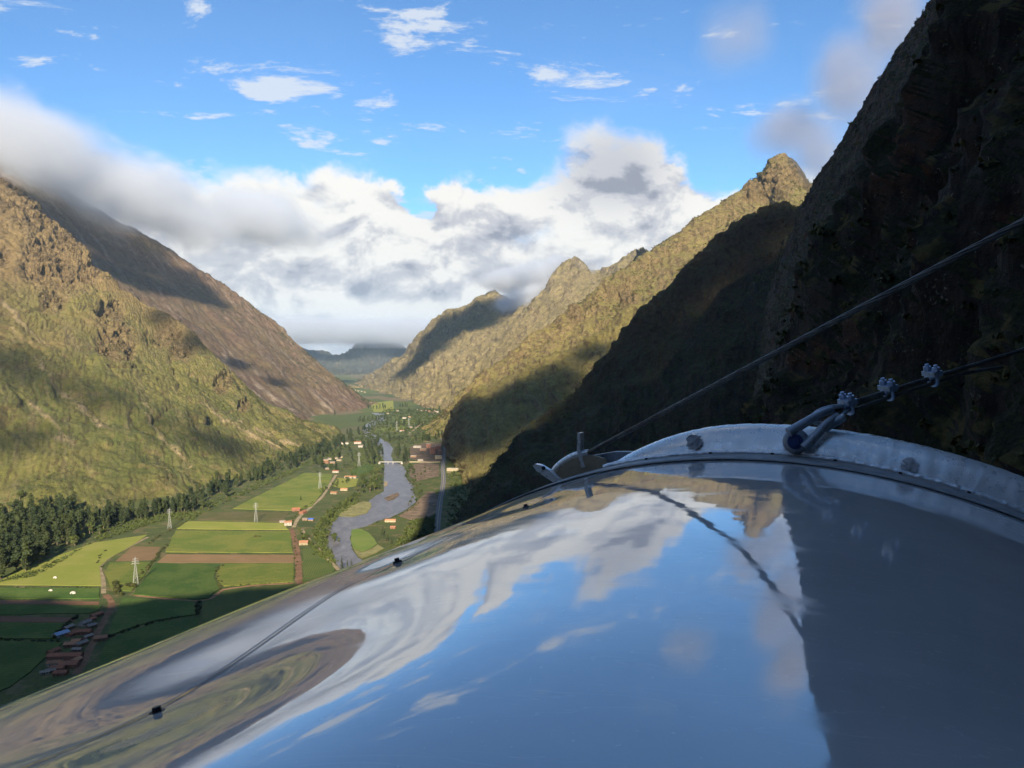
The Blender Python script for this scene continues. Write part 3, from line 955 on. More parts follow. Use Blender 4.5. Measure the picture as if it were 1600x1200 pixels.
def strip(name, pix, widths, mat, z, label=None, thick=0.0, kind='structure', step=8.0, wob=0.0, parent=None, world=False):
    P = np.array([p if world else fl(*p)[:2] for p in pix])
    n = len(P)
    t = np.linspace(0, n - 1, max(12, int(np.sum(np.linalg.norm(np.diff(P, axis=0), axis=1)) / step)))
    C = catmull(P, t); Wd = np.interp(t, np.arange(n), widths if hasattr(widths, '__len__') else [widths] * n)
    T = np.gradient(C, axis=0); T /= np.linalg.norm(T, axis=1)[:, None] + 1e-9
    Nn = np.stack([-T[:, 1], T[:, 0]], 1)
    wl = Wd / 2; wr = Wd / 2
    if wob:
        q = np.concatenate([C / 12.0, np.zeros((len(C), 1))], 1)
        wl = wl * (1 + wob * pnoise(q)); wr = wr * (1 + wob * pnoise(q + 9.3))
    Lp = C + Nn * wl[:, None]; Rp = C - Nn * wr[:, None]
    vs = [(p[0], p[1], z) for p in Lp] + [(p[0], p[1], z) for p in Rp]
    m_ = len(C)
    fs = [(i, m_ + i, m_ + i + 1, i + 1) for i in range(m_ - 1)]
    mb = MB().add(vs, fs)
    if thick:
        for a in (0, m_):
            o2 = [(vs[a + i][0], vs[a + i][1], z - thick) for i in range(m_)]
            mb.add([vs[a + i] for i in range(m_)] + o2, [((i, i + 1, m_ + i + 1, m_ + i) if a else (i + 1, i, m_ + i, m_ + i + 1)) for i in range(m_ - 1)])
    o = mb.build(name, mat, parent)
    if not parent: tag(o, label, kind=kind)
    return o


# ---- fields (corner pixels in the enlarged lower left of the photograph)
FIELDS = [
    ('bright green field beside the river path', [c1(1040, 272), c1(1150, 215), c1(1360, 112), c1(1485, 118), c1(1470, 160), c1(1392, 262), c1(1300, 280)], 'field_mid', 1.0),
    ('dull olive strip of field below a pylon', [c1(905, 288), c1(1290, 288), c1(1262, 330), c1(885, 322)], 'field_olive', 0.5),
    ('narrow bright field above the large green field', [c1(838, 328), c1(1262, 336), c1(1290, 366), c1(790, 362)], 'field_bright', 0.7),
    ('large bright green field with one bush', [c1(785, 370), c1(1295, 374), c1(1306, 468), c1(738, 466)], 'field_mid', 0.9),
    ('long brown ploughed strip', [c1(740, 475), c1(1310, 478), c1(1312, 513), c1(700, 512)], 'field_brown', 0.25),
    ('brown ploughed patch beside the hedge', [c1(592, 440), c1(716, 442), c1(688, 500), c1(515, 506)], 'field_brown', 0.25),
    ('green field between hedge stub and dirt lane', [c1(990, 518), c1(1308, 518), c1(1310, 598), c1(1000, 618), c1(962, 580)], 'field_mid', 0.9),
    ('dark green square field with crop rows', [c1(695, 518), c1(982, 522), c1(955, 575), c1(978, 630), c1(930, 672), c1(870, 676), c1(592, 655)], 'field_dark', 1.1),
    ('light green field under the pylon', [c1(490, 512), c1(684, 512), c1(590, 640), c1(500, 636), c1(470, 560)], 'field_mid', 0.7),
    ('wide light green pasture beside the forest', [c1(-40, 612), c1(60, 562), c1(200, 502), c1(420, 424), c1(660, 388), c1(600, 430), c1(490, 492), c1(444, 530), c1(452, 616)], 'field_bright', 0.5),
    ('deep green strip with two white tents', [c1(-60, 625), c1(445, 628), c1(446, 674), c1(-60, 674)], 'field_dark', 0.9),
    ('red bare strip at left', [c1(-60, 679), c1(440, 686), c1(438, 700), c1(-60, 697)], 'field_red', 0.25),
    ('green strip under red bare strip', [c1(-60, 702), c1(450, 705), c1(440, 724), c1(400, 738), c1(-60, 748)], 'field_dark', 0.8),
    ('second red bare strip at left', [c1(-60, 752), c1(345, 756), c1(330, 778), c1(-60, 776)], 'field_red', 0.25),
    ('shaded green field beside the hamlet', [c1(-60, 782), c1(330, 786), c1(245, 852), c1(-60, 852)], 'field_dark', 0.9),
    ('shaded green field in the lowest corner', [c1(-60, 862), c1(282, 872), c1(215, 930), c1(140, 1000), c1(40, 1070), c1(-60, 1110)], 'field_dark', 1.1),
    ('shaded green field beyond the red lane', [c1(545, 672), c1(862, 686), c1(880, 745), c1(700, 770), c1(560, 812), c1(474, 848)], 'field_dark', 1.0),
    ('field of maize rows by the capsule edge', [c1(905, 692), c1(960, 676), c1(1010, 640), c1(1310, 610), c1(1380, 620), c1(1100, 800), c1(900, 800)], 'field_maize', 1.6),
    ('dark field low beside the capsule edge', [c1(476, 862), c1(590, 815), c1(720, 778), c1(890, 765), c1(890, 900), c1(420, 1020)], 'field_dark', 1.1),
    ('maize plot between lane and river', [c1(1352, 452), c1(1402, 452), c1(1500, 545), c1(1430, 600), c1(1354, 602)], 'field_maize', 1.6),
    ('shaded plot by the far hamlet', [c2(530, 690), c2(600, 640), c2(715, 630), c2(720, 680), c2(600, 715)], 'field_dark', 0.8),
    ('small bright plot by the riverside trees', [c2(400, 800), c2(440, 735), c2(600, 740), c2(580, 800), c2(470, 815)], 'field_bright', 0.6),
    ('far bright meadow in the bend of the valley', [c2(690, 150), c2(870, 130), c2(880, 210), c2(720, 220)], 'field_bright', 0.8),
    ('second far meadow beyond the river', [c2(880, 285), c2(1040, 280), c2(1060, 310), c2(900, 325)], 'field_mid', 0.8),
    ('third far meadow by the pylons', [c2(740, 340), c2(960, 320), c2(990, 355), c2(720, 385)], 'field_mid', 0.8),
    ('sloping bright field at the road end', [c2(1110, 345), c2(1290, 265), c2(1280, 310), c2(1130, 380)], 'field_bright', 0.8),
]
for i, (lab, pix, mt, h) in enumerate(FIELDS):
    sheet('field', pix, M[mt], -0.5, h, lab, 2.5, i * 1.37)

# ---- river, bars and banks
left_bank = [(580, 645), (590, 650), (584, 656), (572, 663), (566, 669), (566, 677), (576, 686), (590, 696), (591, 703), (593, 709), (600, 720), (600, 736), (600, 756), (600, 768), (584, 776), (576, 784), (578, 792), (572, 800), (552, 806), (526, 808), (518, 817), (511, 826), (508, 840), (509, 852), (516, 866), (525, 880), (534, 895), (545, 920), (560, 960)]
right_bank = [(600, 646), (606, 651), (600, 658), (584, 666), (577, 670), (580, 676), (592, 684), (608, 692), (614, 701), (611, 711), (614, 720), (631, 729), (635, 738), (632, 744), (640, 752), (646, 760), (645, 770), (652, 780), (647, 787), (629, 800), (612, 808), (590, 814), (574, 822), (552, 828), (547, 843), (550, 859), (560, 870), (570, 878), (585, 900), (605, 925), (640, 960)]
sheet('river', left_bank + right_bank[::-1], M['water'], -0.3, 0.05, 'brown river winding through the valley', 5.0)
sheet('gravel_bank', [(526, 806), (534, 797), (545, 790), (568, 784), (580, 786), (580, 793), (573, 802), (552, 808)], M['bar'], -0.3, 0.5, 'yellow sandbank on the inner river bend', 2.0, 3.0)
sheet('gravel_bank', [(600, 779), (612, 773), (622, 770), (624, 774), (616, 780), (606, 783)], M['soil_bank'], -0.3, 0.6, 'small dark island in the river', 1.5, 4.0)
sheet('gravel_bank', [(600, 752), (605, 753), (606, 758), (600, 761)], M['dirt_pale'], -0.3, 0.4, 'pale gravel bar at the left bank', 1.0, 5.0)
sheet('meadow', [c3(745, 842), c3(790, 832), c3(830, 838), c3(880, 862), c3(930, 920), c3(945, 950), c3(900, 985), c3(830, 1010), c3(760, 985), c3(740, 930)], M['meadow'], -0.3, 0.7, 'bright green river island meadow', 2.0, 6.0)
sheet('gravel_bank', [c3(762, 990), c3(830, 1015), c3(900, 990), c3(950, 955), c3(1000, 985), c3(940, 1020), c3(830, 1062), c3(790, 1040)], M['bar'], -0.3, 0.45, 'sandy tip of the river island', 1.5, 7.0)
sheet('river_bank', [(647, 790), (655, 780), (668, 768), (680, 768), (684, 780), (682, 800), (664, 812), (640, 812), (622, 806)], M['soil_bank'], -0.3, 0.35, 'brown bare bank between river and road', 3.0, 8.0)
sheet('river_bank', [(640, 728), (664, 722), (686, 726), (686, 744), (668, 748), (652, 752), (640, 744)], M['soil_bank'], -0.3, 0.35, 'shaded earth bank below the brick village', 3.0, 9.0)
sheet('village_yard', [(640, 698), (664, 692), (690, 692), (690, 722), (660, 722), (640, 716)], M['soil_bank'], -0.3, 0.3, 'bare ground of the brick village', 3.0, 9.5)

# ---- roads and lanes
road_px = [(676, 900), (680, 858), (683, 828), (684, 812), (686, 797), (688, 781), (691, 766), (693, 748), (692, 730), (694, 712), (695, 698), (692, 688), (684, 680)]
road = strip('road', road_px, [11] * 13, M['asphalt'], 0.42, 'grey asphalt road beside the river', 0.8)
for off in (0.0,):
    strip('centre_line', road_px, 0.5, M['paint_y'], 0.47, parent=road)
for sgn in (-1, 1):
    P = np.array([fl(*p)[:2] for p in road_px]); T = np.gradient(P, axis=0); T /= np.linalg.norm(T, axis=1)[:, None]
    Q = P + np.stack([-T[:, 1], T[:, 0]], 1) * sgn * 4.9
    strip('edge_line', [tuple(q) for q in Q], 0.16, M['white'], 0.47, parent=road, world=True)
lanes = [
    ('red dirt lane past the shaded hamlet', [c1(470, 655), c1(492, 680), c1(498, 712), c1(470, 760), c1(438, 820), c1(405, 890), c1(370, 960), c1(340, 1010)], 8, 'dirt'),
    ('straight dirt lane between fields and maize plot', [c1(1300, 360), c1(1318, 420), c1(1328, 480), c1(1334, 560), c1(1336, 610), c1(1340, 640)], 9, 'dirt'),
    ('pale path along the river trees', [c1(1345, 360), c1(1372, 400), c1(1420, 450), c1(1470, 505), c1(1520, 550)], 6, 'dirt_pale'),
    ('pale lane up to the far house', [c1(1310, 355), c1(1335, 310), c1(1380, 270), c1(1440, 215), c1(1475, 160), c1(1500, 120)], 7, 'dirt_pale'),
    ('thin red track round the dark square field', [c1(600, 658), c1(700, 668), c1(860, 682), c1(940, 672), c1(985, 640), c1(1010, 630), c1(1150, 612), c1(1310, 604)], 4.5, 'dirt'),
    ('winding stream bed along the pasture', [c1(660, 398), c1(560, 450), c1(480, 495), c1(446, 535), c1(460, 590), c1(464, 650)], 6, 'dirt_pale'),
    ('lane across the far village', [c2(990, 390), c2(1060, 430), c2(1160, 455), c2(1270, 470)], 9, 'dirt_pale'),
    ('lane climbing the far meadow', [c2(1000, 385), c2(1060, 335), c2(1110, 300)], 9, 'dirt_pale'),
    ('lane below the long cream building', [c2(1290, 690), c2(1400, 700), c2(1500, 690), c2(1600, 670)], 6, 'dirt_pale'),
]
for lab, pts, w, mt in lanes:
    strip('dirt_path', pts, w, M[mt], 0.18, lab, 0.5, wob=0.5)

# ------------------------------------------------------------------ plants
def leaf_cloud(blobs, n, size, rg, flat=0.0):
    """n leaf-clump quads spread through a set of ellipsoids"""
    vol = np.array([b_[3] * b_[4] * b_[5] for b_ in blobs]) ** 0.75
    pick = rg.choice(len(blobs), n, p=vol / vol.sum())
    Bc = np.array(blobs)[pick]
    d = rg.normal(size=(n, 3)); d /= np.linalg.norm(d, axis=1)[:, None]
    r = rg.uniform(0.25, 1, n) ** 0.45
    C = Bc[:, :3] + d * r[:, None] * Bc[:, 3:6]
    nn = d + rg.normal(size=(n, 3)) * 0.6 + np.array([0, 0, 0.4]); nn /= np.linalg.norm(nn, axis=1)[:, None]
    t = np.cross(nn, rg.normal(size=(n, 3))); t /= np.linalg.norm(t, axis=1)[:, None]
    s = np.cross(nn, t)
    sz = size * rg.uniform(0.5, 1.4, n)
    a = t * sz[:, None]; c = s * (sz * rg.uniform(0.5, 1.0, n))[:, None]
    V = np.stack([C - a, C + c * 0.9, C + a, C - c], 1).reshape(-1, 3)
    return V, [(4 * i, 4 * i + 1, 4 * i + 2, 4 * i + 3) for i in range(n)]


def tree_meshes(kind, seed):
    rg = np.random.default_rng(seed)
    tr = MB(); cr = MB()
    if kind == 'euc':          # tall, slim, tufted
        H = 30.0
        bx, by = rg.uniform(-1, 1, 2)
        pts = [(0, 0, -1.5), (bx * 0.3, by * 0.3, H * 0.3), (bx, by, H * 0.65), (bx * 0.8, by * 1.2, H * 0.93)]
        tr.tube(pts, [0.55, 0.42, 0.26, 0.08], 6)
        blobs = []
        for k in range(9):
            f = 0.22 + 0.75 * k / 8 + rg.uniform(-0.03, 0.03)
            a = rg.uniform(0, 6.28); w = (1.0 - abs(f - 0.5) * 1.1)
            cx, cy_ = bx * f + math.cos(a) * 1.7 * w, by * f + math.sin(a) * 1.7 * w
            tr.tube([(bx * f * .8, by * f * .8, H * f - 2.5), (cx, cy_, H * f)], [0.16, 0.05], 4)
            blobs.append((cx, cy_, H * f, 2.9 * w + 0.6, 2.9 * w + 0.6, 3.0))
        V, F = leaf_cloud(blobs, 520, 1.05, rg)
    elif kind == 'broad':
        H = 13.0
        tr.tube([(0, 0, -1), (0.2, 0.1, 4), (0.4, 0.2, 9)], [0.45, 0.35, 0.12], 6)
        blobs = []
        for k in range(8):
            a = rg.uniform(0, 6.28); r = rg.uniform(0.5, 3.4); z = rg.uniform(4.2, 10.8)
            tr.tube([(0.2, 0.1, 3.5), (math.cos(a) * r, math.sin(a) * r, z)], [0.16, 0.05], 4)
            blobs.append((math.cos(a) * r, math.sin(a) * r, z, rg.uniform(1.8, 2.9), rg.uniform(1.8, 2.9), rg.uniform(1.5, 2.3)))
        V, F = leaf_cloud(blobs, 330, 0.85, rg)
    elif kind == 'conifer':
        H = 24.0
        tr.tube([(0, 0, -1), (0, 0, H * 0.5), (0, 0, H * 0.97)], [0.5, 0.3, 0.05], 6)
        blobs = []
        for k in range(12):
            f = k / 11; r = 3.6 * (1 - f) ** 0.85 + 0.3
            for q in range(3):
                a = rg.uniform(0, 6.28)
                blobs.append((math.cos(a) * r * 0.45, math.sin(a) * r * 0.45, 2.5 + f * (H - 2.7), r * 0.65, r * 0.65, 1.2))
        V, F = leaf_cloud(blobs, 430, 0.75, rg)
    else:                      # bush
        blobs = []
        tr.tube([(0, 0, -0.4), (0.1, 0, 1.2)], [0.15, 0.06], 5)
        for k in range(5):
            a = rg.uniform(0, 6.28); r = rg.uniform(0.2, 1.5)
            tr.tube([(0.05, 0, 0.3), (math.cos(a) * r, math.sin(a) * r, 1.4)], [0.08, 0.03], 4)
            blobs.append((math.cos(a) * r, math.sin(a) * r, rg.uniform(0.9, 2.2), rg.uniform(0.9, 1.4), rg.uniform(0.9, 1.4), rg.uniform(0.8, 1.2)))
        V, F = leaf_cloud(blobs, 170, 0.5, rg)
    cr.add(V, F)
    lm = {'euc': 'leaf_euc', 'broad': 'leaf_broad', 'conifer': 'leaf_conifer', 'bush': 'leaf_scrub'}[kind]
    return tr.mesh('trunk', M['bark']), cr.mesh('crown', M[lm])


TREES = {k: [tree_meshes(k, 100 * i + j) for j in range(5)] for i, k in enumerate(('euc', 'broad', 'conifer', 'bush'))}


def tree(name, kind, p, scale, label, cat, group, sx=1.0):
    tm, cm = rng.choice(TREES[kind])
    e = empty(name, (p[0], p[1], p[2] if len(p) > 2 else 0), rng.uniform(0, 6.28))
    e.scale = (scale * sx, scale * sx, scale)
    tag(e, label, cat, group)
    link_mesh('stem' if kind == 'bush' else 'trunk', tm, e); link_mesh('crown', cm, e)
    return e


def in_poly(p, poly):
    c = False
    for (a, b_) in zip(poly, poly[1:] + poly[:1]):
        if (a[1] > p[1]) != (b_[1] > p[1]) and p[0] < (b_[0] - a[0]) * (p[1] - a[1]) / (b_[1] - a[1]) + a[0]: c = not c
    return c


def scatter_poly(pix, n, mind):
    poly = [tuple(fl(*p)[:2]) for p in pix]
    xs = [p[0] for p in poly]; ys_ = [p[1] for p in poly]
    out = []; tries = 0
    while len(out) < n and tries < n * 80:
        tries += 1
        p = (rng.uniform(min(xs), max(xs)), rng.uniform(min(ys_), max(ys_)))
        if in_poly(p, poly) and all((p[0] - q[0]) ** 2 + (p[1] - q[1]) ** 2 > mind * mind for q in out): out.append(p)
    return out


def scatter_line(pix, n, jit):
    P = [fl(*p)[:2] for p in pix]
    seg = [np.linalg.norm(c - a) for a, c in zip(P[:-1], P[1:])]; tot = sum(seg)
    out = []
    for k in range(n):
        d = (k + rng.uniform(0.2, 0.8)) / n * tot
        for s, a, c in zip(seg, P[:-1], P[1:]):
            if d <= s: break
            d -= s
        q = a + (c - a) * min(1, d / s)
        out.append((q[0] + rng.gauss(0, jit), q[1] + rng.gauss(0, jit)))
    return out


_foot = G_L1.reshape(-1, 3); _foot = _foot[(_foot[:, 2] < 260) & (_foot[:, 2] > 0) & (_foot[:, 1] > 300)]


def slope_z(p):
    d = (_foot[:, 0] - p[0]) ** 2 + (_foot[:, 1] - p[1]) ** 2
    i = int(np.argmin(d))
    return float(_foot[i, 2]) if d[i] < 120 else 0.0


def on_slope(ps): return [(p[0], p[1], slope_z(p)) for p in ps]


for p in on_slope(scatter_poly([(-10, 908), (40, 894), (92, 862), (140, 840), (150, 812), (100, 800), (-10, 818)], 140, 7.5)):
    tree('eucalyptus_tree', 'euc', p, rng.uniform(0.85, 1.45), 'tall dark eucalyptus in the dense wood at the foot of the grassy slope', 'tree', 'eucalyptus wood at the foot of the slope', rng.uniform(1.1, 1.6))
for p in on_slope(scatter_poly([(-10, 916), (40, 900), (100, 866), (160, 838), (150, 812), (60, 800), (-10, 806)], 60, 9)):
    tree('leafy_tree', 'broad', p, rng.uniform(0.7, 1.7), 'rounder leafy tree among the eucalyptus of the dense wood', 'tree', 'leafy trees in the dense wood', rng.uniform(0.9, 1.3))
for p in on_slope(scatter_line([(140, 826), (200, 812), (262, 803), (305, 795)], 84, 16)):
    tree('eucalyptus_tree', 'euc', p, rng.uniform(0.7, 1.25), 'eucalyptus in the thin belt joining the dense wood and the tree row', 'tree', 'eucalyptus belt below the slope', rng.uniform(0.9, 1.3))
for p in on_slope(scatter_line([(305, 784), (330, 772), (370, 758), (410, 744), (450, 728), (490, 710), (525, 696), (548, 688)], 135, 17)):
    tree('eucalyptus_tree', 'euc', p, rng.uniform(0.75, 1.15), 'slim dark eucalyptus in the long row along the upper field edge', 'tree', 'eucalyptus row along the field edge', rng.uniform(1.1, 1.5))
for p in scatter_poly([(556, 772), (596, 766), (599, 735), (590, 728), (572, 745), (558, 752)], 34, 8):
    tree('riverside_tree', 'broad', p, rng.uniform(1.0, 1.7), 'leafy tree in the round riverside clump at the river bend', 'tree', 'riverside clump at the bend')
for p in scatter_poly([(572, 728), (598, 728), (598, 700), (584, 694), (566, 700)], 26, 11):
    tree('eucalyptus_tree', 'euc', p, rng.uniform(0.7, 1.0), 'dark tall tree in the shaded grove left of the bridge', 'tree', 'shaded grove left of the bridge', 1.2)
for p in scatter_poly([(617, 706), (632, 700), (640, 716), (634, 726), (620, 718)], 14, 10):
    tree('eucalyptus_tree', 'euc', p, rng.uniform(0.7, 1.0), 'dark tall tree in the grove right of the bridge', 'tree', 'grove right of the bridge', 1.3)
for p in scatter_line([(524, 850), (512, 838), (506, 828), (510, 812), (520, 802), (530, 794), (548, 784), (562, 774)], 48, 6):
    tree('riverside_tree', 'broad', p, rng.uniform(0.55, 1.05), 'leafy tree on the left river bank below the bend', 'tree', 'trees along the left river bank')
for p in scatter_line([(470, 830), (486, 850), (505, 872)], 16, 5):
    tree('riverside_tree', 'broad', p, rng.uniform(0.4, 0.75), 'small leafy tree beside the pale path to the capsule edge', 'tree', 'small trees along the pale path')
con = [((598, 838), 1.0, 'tallest lone conifer on the right river bank'), ((605, 846), 0.7, 'shorter conifer touching the tallest lone conifer'), ((612, 850), 0.55, 'smallest conifer right of the tallest lone conifer'),
       ((534, 890), 0.85, 'bigger dark conifer just above the capsule edge by the river'), ((543, 890), 0.62, 'smaller dark conifer just above the capsule edge by the river'), ((549, 884), 0.45, 'tiny conifer at the water just above the capsule edge'),
       ((470, 782), 0.55, 'lone conifer beside the hamlet roofs'), ((523, 648), 1.6, 'dark lone tree at the toe of the brown mountain')]
for px, s, lab in con:
    tree('conifer_tree', 'conifer', fl(*px), s, lab, 'tree', None, 0.9)
for p in scatter_poly([(636, 742), (646, 745), (650, 738), (640, 730)], 6, 7):
    tree('riverside_tree', 'broad', p, rng.uniform(0.9, 1.3), 'dark tree beside the shaded earth bank under the bridge', 'tree', 'trees by the shaded earth bank')
for p in scatter_poly([(640, 842), (660, 832), (676, 826), (678, 838), (650, 850), (625, 858)], 26, 8):
    tree('riverside_tree', 'broad', p, rng.uniform(0.6, 1.1), 'dark tree in the shaded thicket between river and road', 'tree', 'shaded thicket between river and road')
for p in scatter_line([(696, 700), (698, 715), (698, 735), (700, 760), (698, 790), (696, 820)], 26, 5):
    tree('roadside_tree', 'broad', (p[0] + 16, p[1]), rng.uniform(0.4, 0.8), 'small dark tree on the uphill side of the asphalt road', 'tree', 'trees along the uphill side of the road')
for p in scatter_poly([(470, 724), (540, 698), (558, 704), (556, 735), (520, 742), (490, 738)], 46, 9):
    tree('valley_tree', rng.choice(('broad', 'broad', 'euc')), p, rng.uniform(0.6, 1.1), 'dark tree among the shaded houses beyond the green field', 'tree', 'trees among the shaded houses', 1.2)
for p in scatter_line([(498, 770), (520, 762), (545, 750), (556, 742)], 22, 8):
    tree('valley_tree', 'broad', p, rng.uniform(0.5, 0.95), 'leafy tree on the bank between farm building and river clump', 'tree', 'trees below the farm building')
for p in scatter_line([(640, 790), (652, 772), (650, 756), (660, 740), (670, 730)], 24, 9):
    tree('roadside_tree', 'broad', p, rng.uniform(0.4, 0.8), 'small tree on the brown bank between river and road', 'tree', 'small trees on the brown bank')
far_px = [((560, 690), (640, 690)), ((600, 668), (640, 664)), ((640, 668), (700, 660)), ((560, 660), (600, 656)), ((630, 645), (700, 642)), ((575, 640), (640, 636)), ((545, 682), (570, 672)), ((655, 690), (690, 684))]
for a, c in far_px:
    for p in scatter_line([a, c], 16, 26):
        tree('valley_tree', rng.choice(('euc', 'broad', 'euc')), p, rng.uniform(0.6, 1.0), 'small far tree on the valley floor beyond the bridge', 'tree', 'far trees beyond the bridge', 1.2)
hedges = [([c1(745, 432), c1(700, 490), c1(640, 550), c1(600, 600)], 26, 1.0, 'bush in the diagonal hedge beside the nearest pylon'),
          ([c1(520, 600), c1(525, 640), c1(535, 660)], 8, 1.7, 'big dark bush at the top of the red lane'), ([c1(575, 615), c1(600, 625)], 6, 1.5, 'dark bush at the foot of the nearest pylon'),
          ([c1(985, 525), c1(960, 560), c1(985, 610), c1(975, 640)], 12, 0.9, 'bush in the hedge stub at the dark square field'), ([c1(880, 690), c1(890, 745)], 9, 1.3, 'bush in the short dark hedge above the capsule edge'),
          ([c1(480, 850), c1(560, 818), c1(700, 775), c1(800, 760)], 20, 0.9, 'bush in the low hedge between the two shaded fields'),
          ([c1(830, 330), c1(700, 400), c1(660, 430)], 18, 0.9, 'bush in the hedge above the brown ploughed patch'), ([c1(1400, 240), c1(1330, 290), c1(1300, 330)], 10, 1.1, 'bush beside the hamlet on the river lane'),
          ([c1(1315, 380), c1(1318, 470), c1(1316, 590)], 14, 0.7, 'bush in the thin hedge along the straight dirt lane'), ([c1(1140, 398), c1(1160, 400)], 3, 1.4, 'lone bush in the large bright green field'),
          ([c1(880, 300), c1(1040, 230), c1(1200, 160), c1(1340, 95)], 34, 1.0, 'bush in the hedge at the upper edge of the far fields'), ([c1(350, 745), c1(300, 790), c1(250, 850)], 14, 1.1, 'bush behind the shaded hamlet'),
          ([c1(450, 540), c1(440, 500), c1(470, 460)], 8, 0.8, 'bush along the winding stream bed'),
          ([c1(740, 470), c1(900, 472), c1(1100, 474), c1(1300, 476)], 22, 0.42, 'low bush on the border above the long brown strip'),
          ([c1(800, 366), c1(1000, 369), c1(1290, 371)], 20, 0.42, 'low bush on the border above the large bright field'),
          ([c1(0, 622), c1(200, 624), c1(440, 626)], 18, 0.5, 'low bush on the border above the deep green strip'),
          ([c1(0, 858), c1(130, 862), c1(270, 868)], 14, 0.9, 'bush on the border above the lowest corner field'),
          ([c1(1000, 622), c1(1150, 608), c1(1300, 602)], 14, 0.55, 'low bush beside the thin red track'),
          ([(655, 786), (640, 797), (622, 806), (600, 812), (580, 820)], 26, 0.8, 'bush on the right river bank at the wide bend'),
          ([(648, 772), (642, 756), (634, 745), (638, 735)], 16, 0.9, 'bush on the right river bank below the bridge')]
for pts, n, s, lab in hedges:
    for p in scatter_line(pts, n, 1.6):
        tree('bush', 'bush', p, s * rng.uniform(0.7, 1.4), lab, 'bush', lab.replace('bush', 'bushes', 1), 1.1)


def undergrowth(name, label, pts, mat, smin, smax, per=9, seed=5):
    """uncountable low scrub as one mesh"""
    rg = np.random.default_rng(seed)
    P = np.array(pts); n = len(P)
    s = rg.uniform(smin, smax, n)
    blob = rg.normal(size=(n, per, 3)) * 0.42
    blob[..., 2] = np.abs(blob[..., 2]) * 0.9
    C = P[:, None, :] + blob * s[:, None, None]
    nn = rg.normal(size=(n, per, 3)) + np.array([0, 0, 0.6]); nn /= np.linalg.norm(nn, axis=2)[..., None]
    t = np.cross(nn, rg.normal(size=(n, per, 3))); t /= np.linalg.norm(t, axis=2)[..., None]
    q = np.cross(nn, t)
    a = t * (s[:, None] * 0.42)[..., None]; c = q * (s[:, None] * 0.34)[..., None]
    V = np.stack([C - a, C + c, C + a, C - c], 2).reshape(-1, 3)
    nf = n * per
    me = bpy.data.meshes.new(name)
    me.vertices.add(len(V)); me.vertices.foreach_set('co', V.astype(np.float32).ravel())
    me.loops.add(nf * 4); me.loops.foreach_set('vertex_index', np.arange(nf * 4, dtype=np.int32))
    me.polygons.add(nf); me.polygons.foreach_set('loop_start', np.arange(0, nf * 4, 4, dtype=np.int32))
    me.polygons.foreach_set('loop_total', np.full(nf, 4, dtype=np.int32))
    me.update(); me.materials.append(mat)
    o = bpy.data.objects.new(name, me); COL.objects.link(o)
    tag(o, label, 'scrub', kind='stuff')
    return o


# scrub on the left slope: thicker low down and in the hollows
Gs = G_L1[90:, 14:470].reshape(-1, 3)
w = smooth(fbm(Gs / 140 + 3.0, 4), -0.15, 0.35) * (1.2 - smooth(Gs[:, 2], 20, 420)) + 0.02
w /= w.sum()
pick = nrg.choice(len(Gs), 7000, replace=False, p=w)
undergrowth('scrub', 'dark scrub dotted over the lower grassy slope', Gs[pick] + nrg.normal(size=(7000, 3)) * np.array([2, 2, 0.2]), M['leaf_scrub'], 1.2, 4.2, 7)
# shrubs on the sunlit ridge, the far crest and the dark spur
for key, n_, a_, c_, lab_, zz in (('B', 6000, 2.5, 7.0, 'dark shrubs dotted over the golden ridge', 0), ('C', 5000, 1.5, 4.5, 'dark bushes over the shaded spur', 0), ('L2', 5000, 2.5, 7.0, 'dark shrubs dotted over the brown mountain', 0)):
    Gq = {'B': G_B[:, 20:240], 'C': G_C[:, 20:210], 'L2': G_L2[:, 50:210]}[key].reshape(-1, 3)
    w = smooth(fbm(Gq / 160 + 5.0, 4), -0.1, 0.4) + 0.04; w /= w.sum()
    pk = nrg.choice(len(Gq), n_, replace=False, p=w)
    undergrowth('scrub', lab_, Gq[pk] + nrg.normal(size=(n_, 3)) * np.array([3, 3, 0.3]), M['leaf_scrub'], a_, c_, 6, 31 + n_ + len(key))
# tufts, bushes and hanging grass on the near cliff
Gd = G_D[40:460, 40:360]
wgt = np.ones(Gd.shape[:2]); nz_ = np.abs(normals(Gd)[..., 2])
P_ = Gd.reshape(-1, 3); dd_ = np.linalg.norm(P_ - np.array([0, 0, CAM_Z]), axis=1)
w = (0.15 + nz_.ravel()) * smooth(fbm(P_ / 45 + 8.0, 4), -0.2, 0.25) + 0.01
w *= np.clip(dd_ / 60, 0.4, 3)
w /= w.sum()
for (lo, hi, n_, a_, c_, lab_) in ((0, 45, 2600, 0.10, 0.34, 'grass tufts hanging on the nearest rock wall'), (45, 110, 3000, 0.2, 0.7, 'grass tufts on the rock wall beyond the capsule'),
                                   (110, 300, 3000, 0.45, 1.3, 'small bushes on the rock wall higher up'), (300, 1300, 3000, 0.9, 2.6, 'bushes on the far end of the rock wall')):
    m_ = (dd_ > lo) & (dd_ <= hi); w2 = w * m_; w2 /= w2.sum()
    pk = nrg.choice(len(P_), n_, replace=False, p=w2)
    undergrowth('tufts', lab_, P_[pk] + nrg.normal(size=(n_, 3)) * a_ * 0.4, M['leaf_cliff'], a_, c_, 12, 21 + lo)
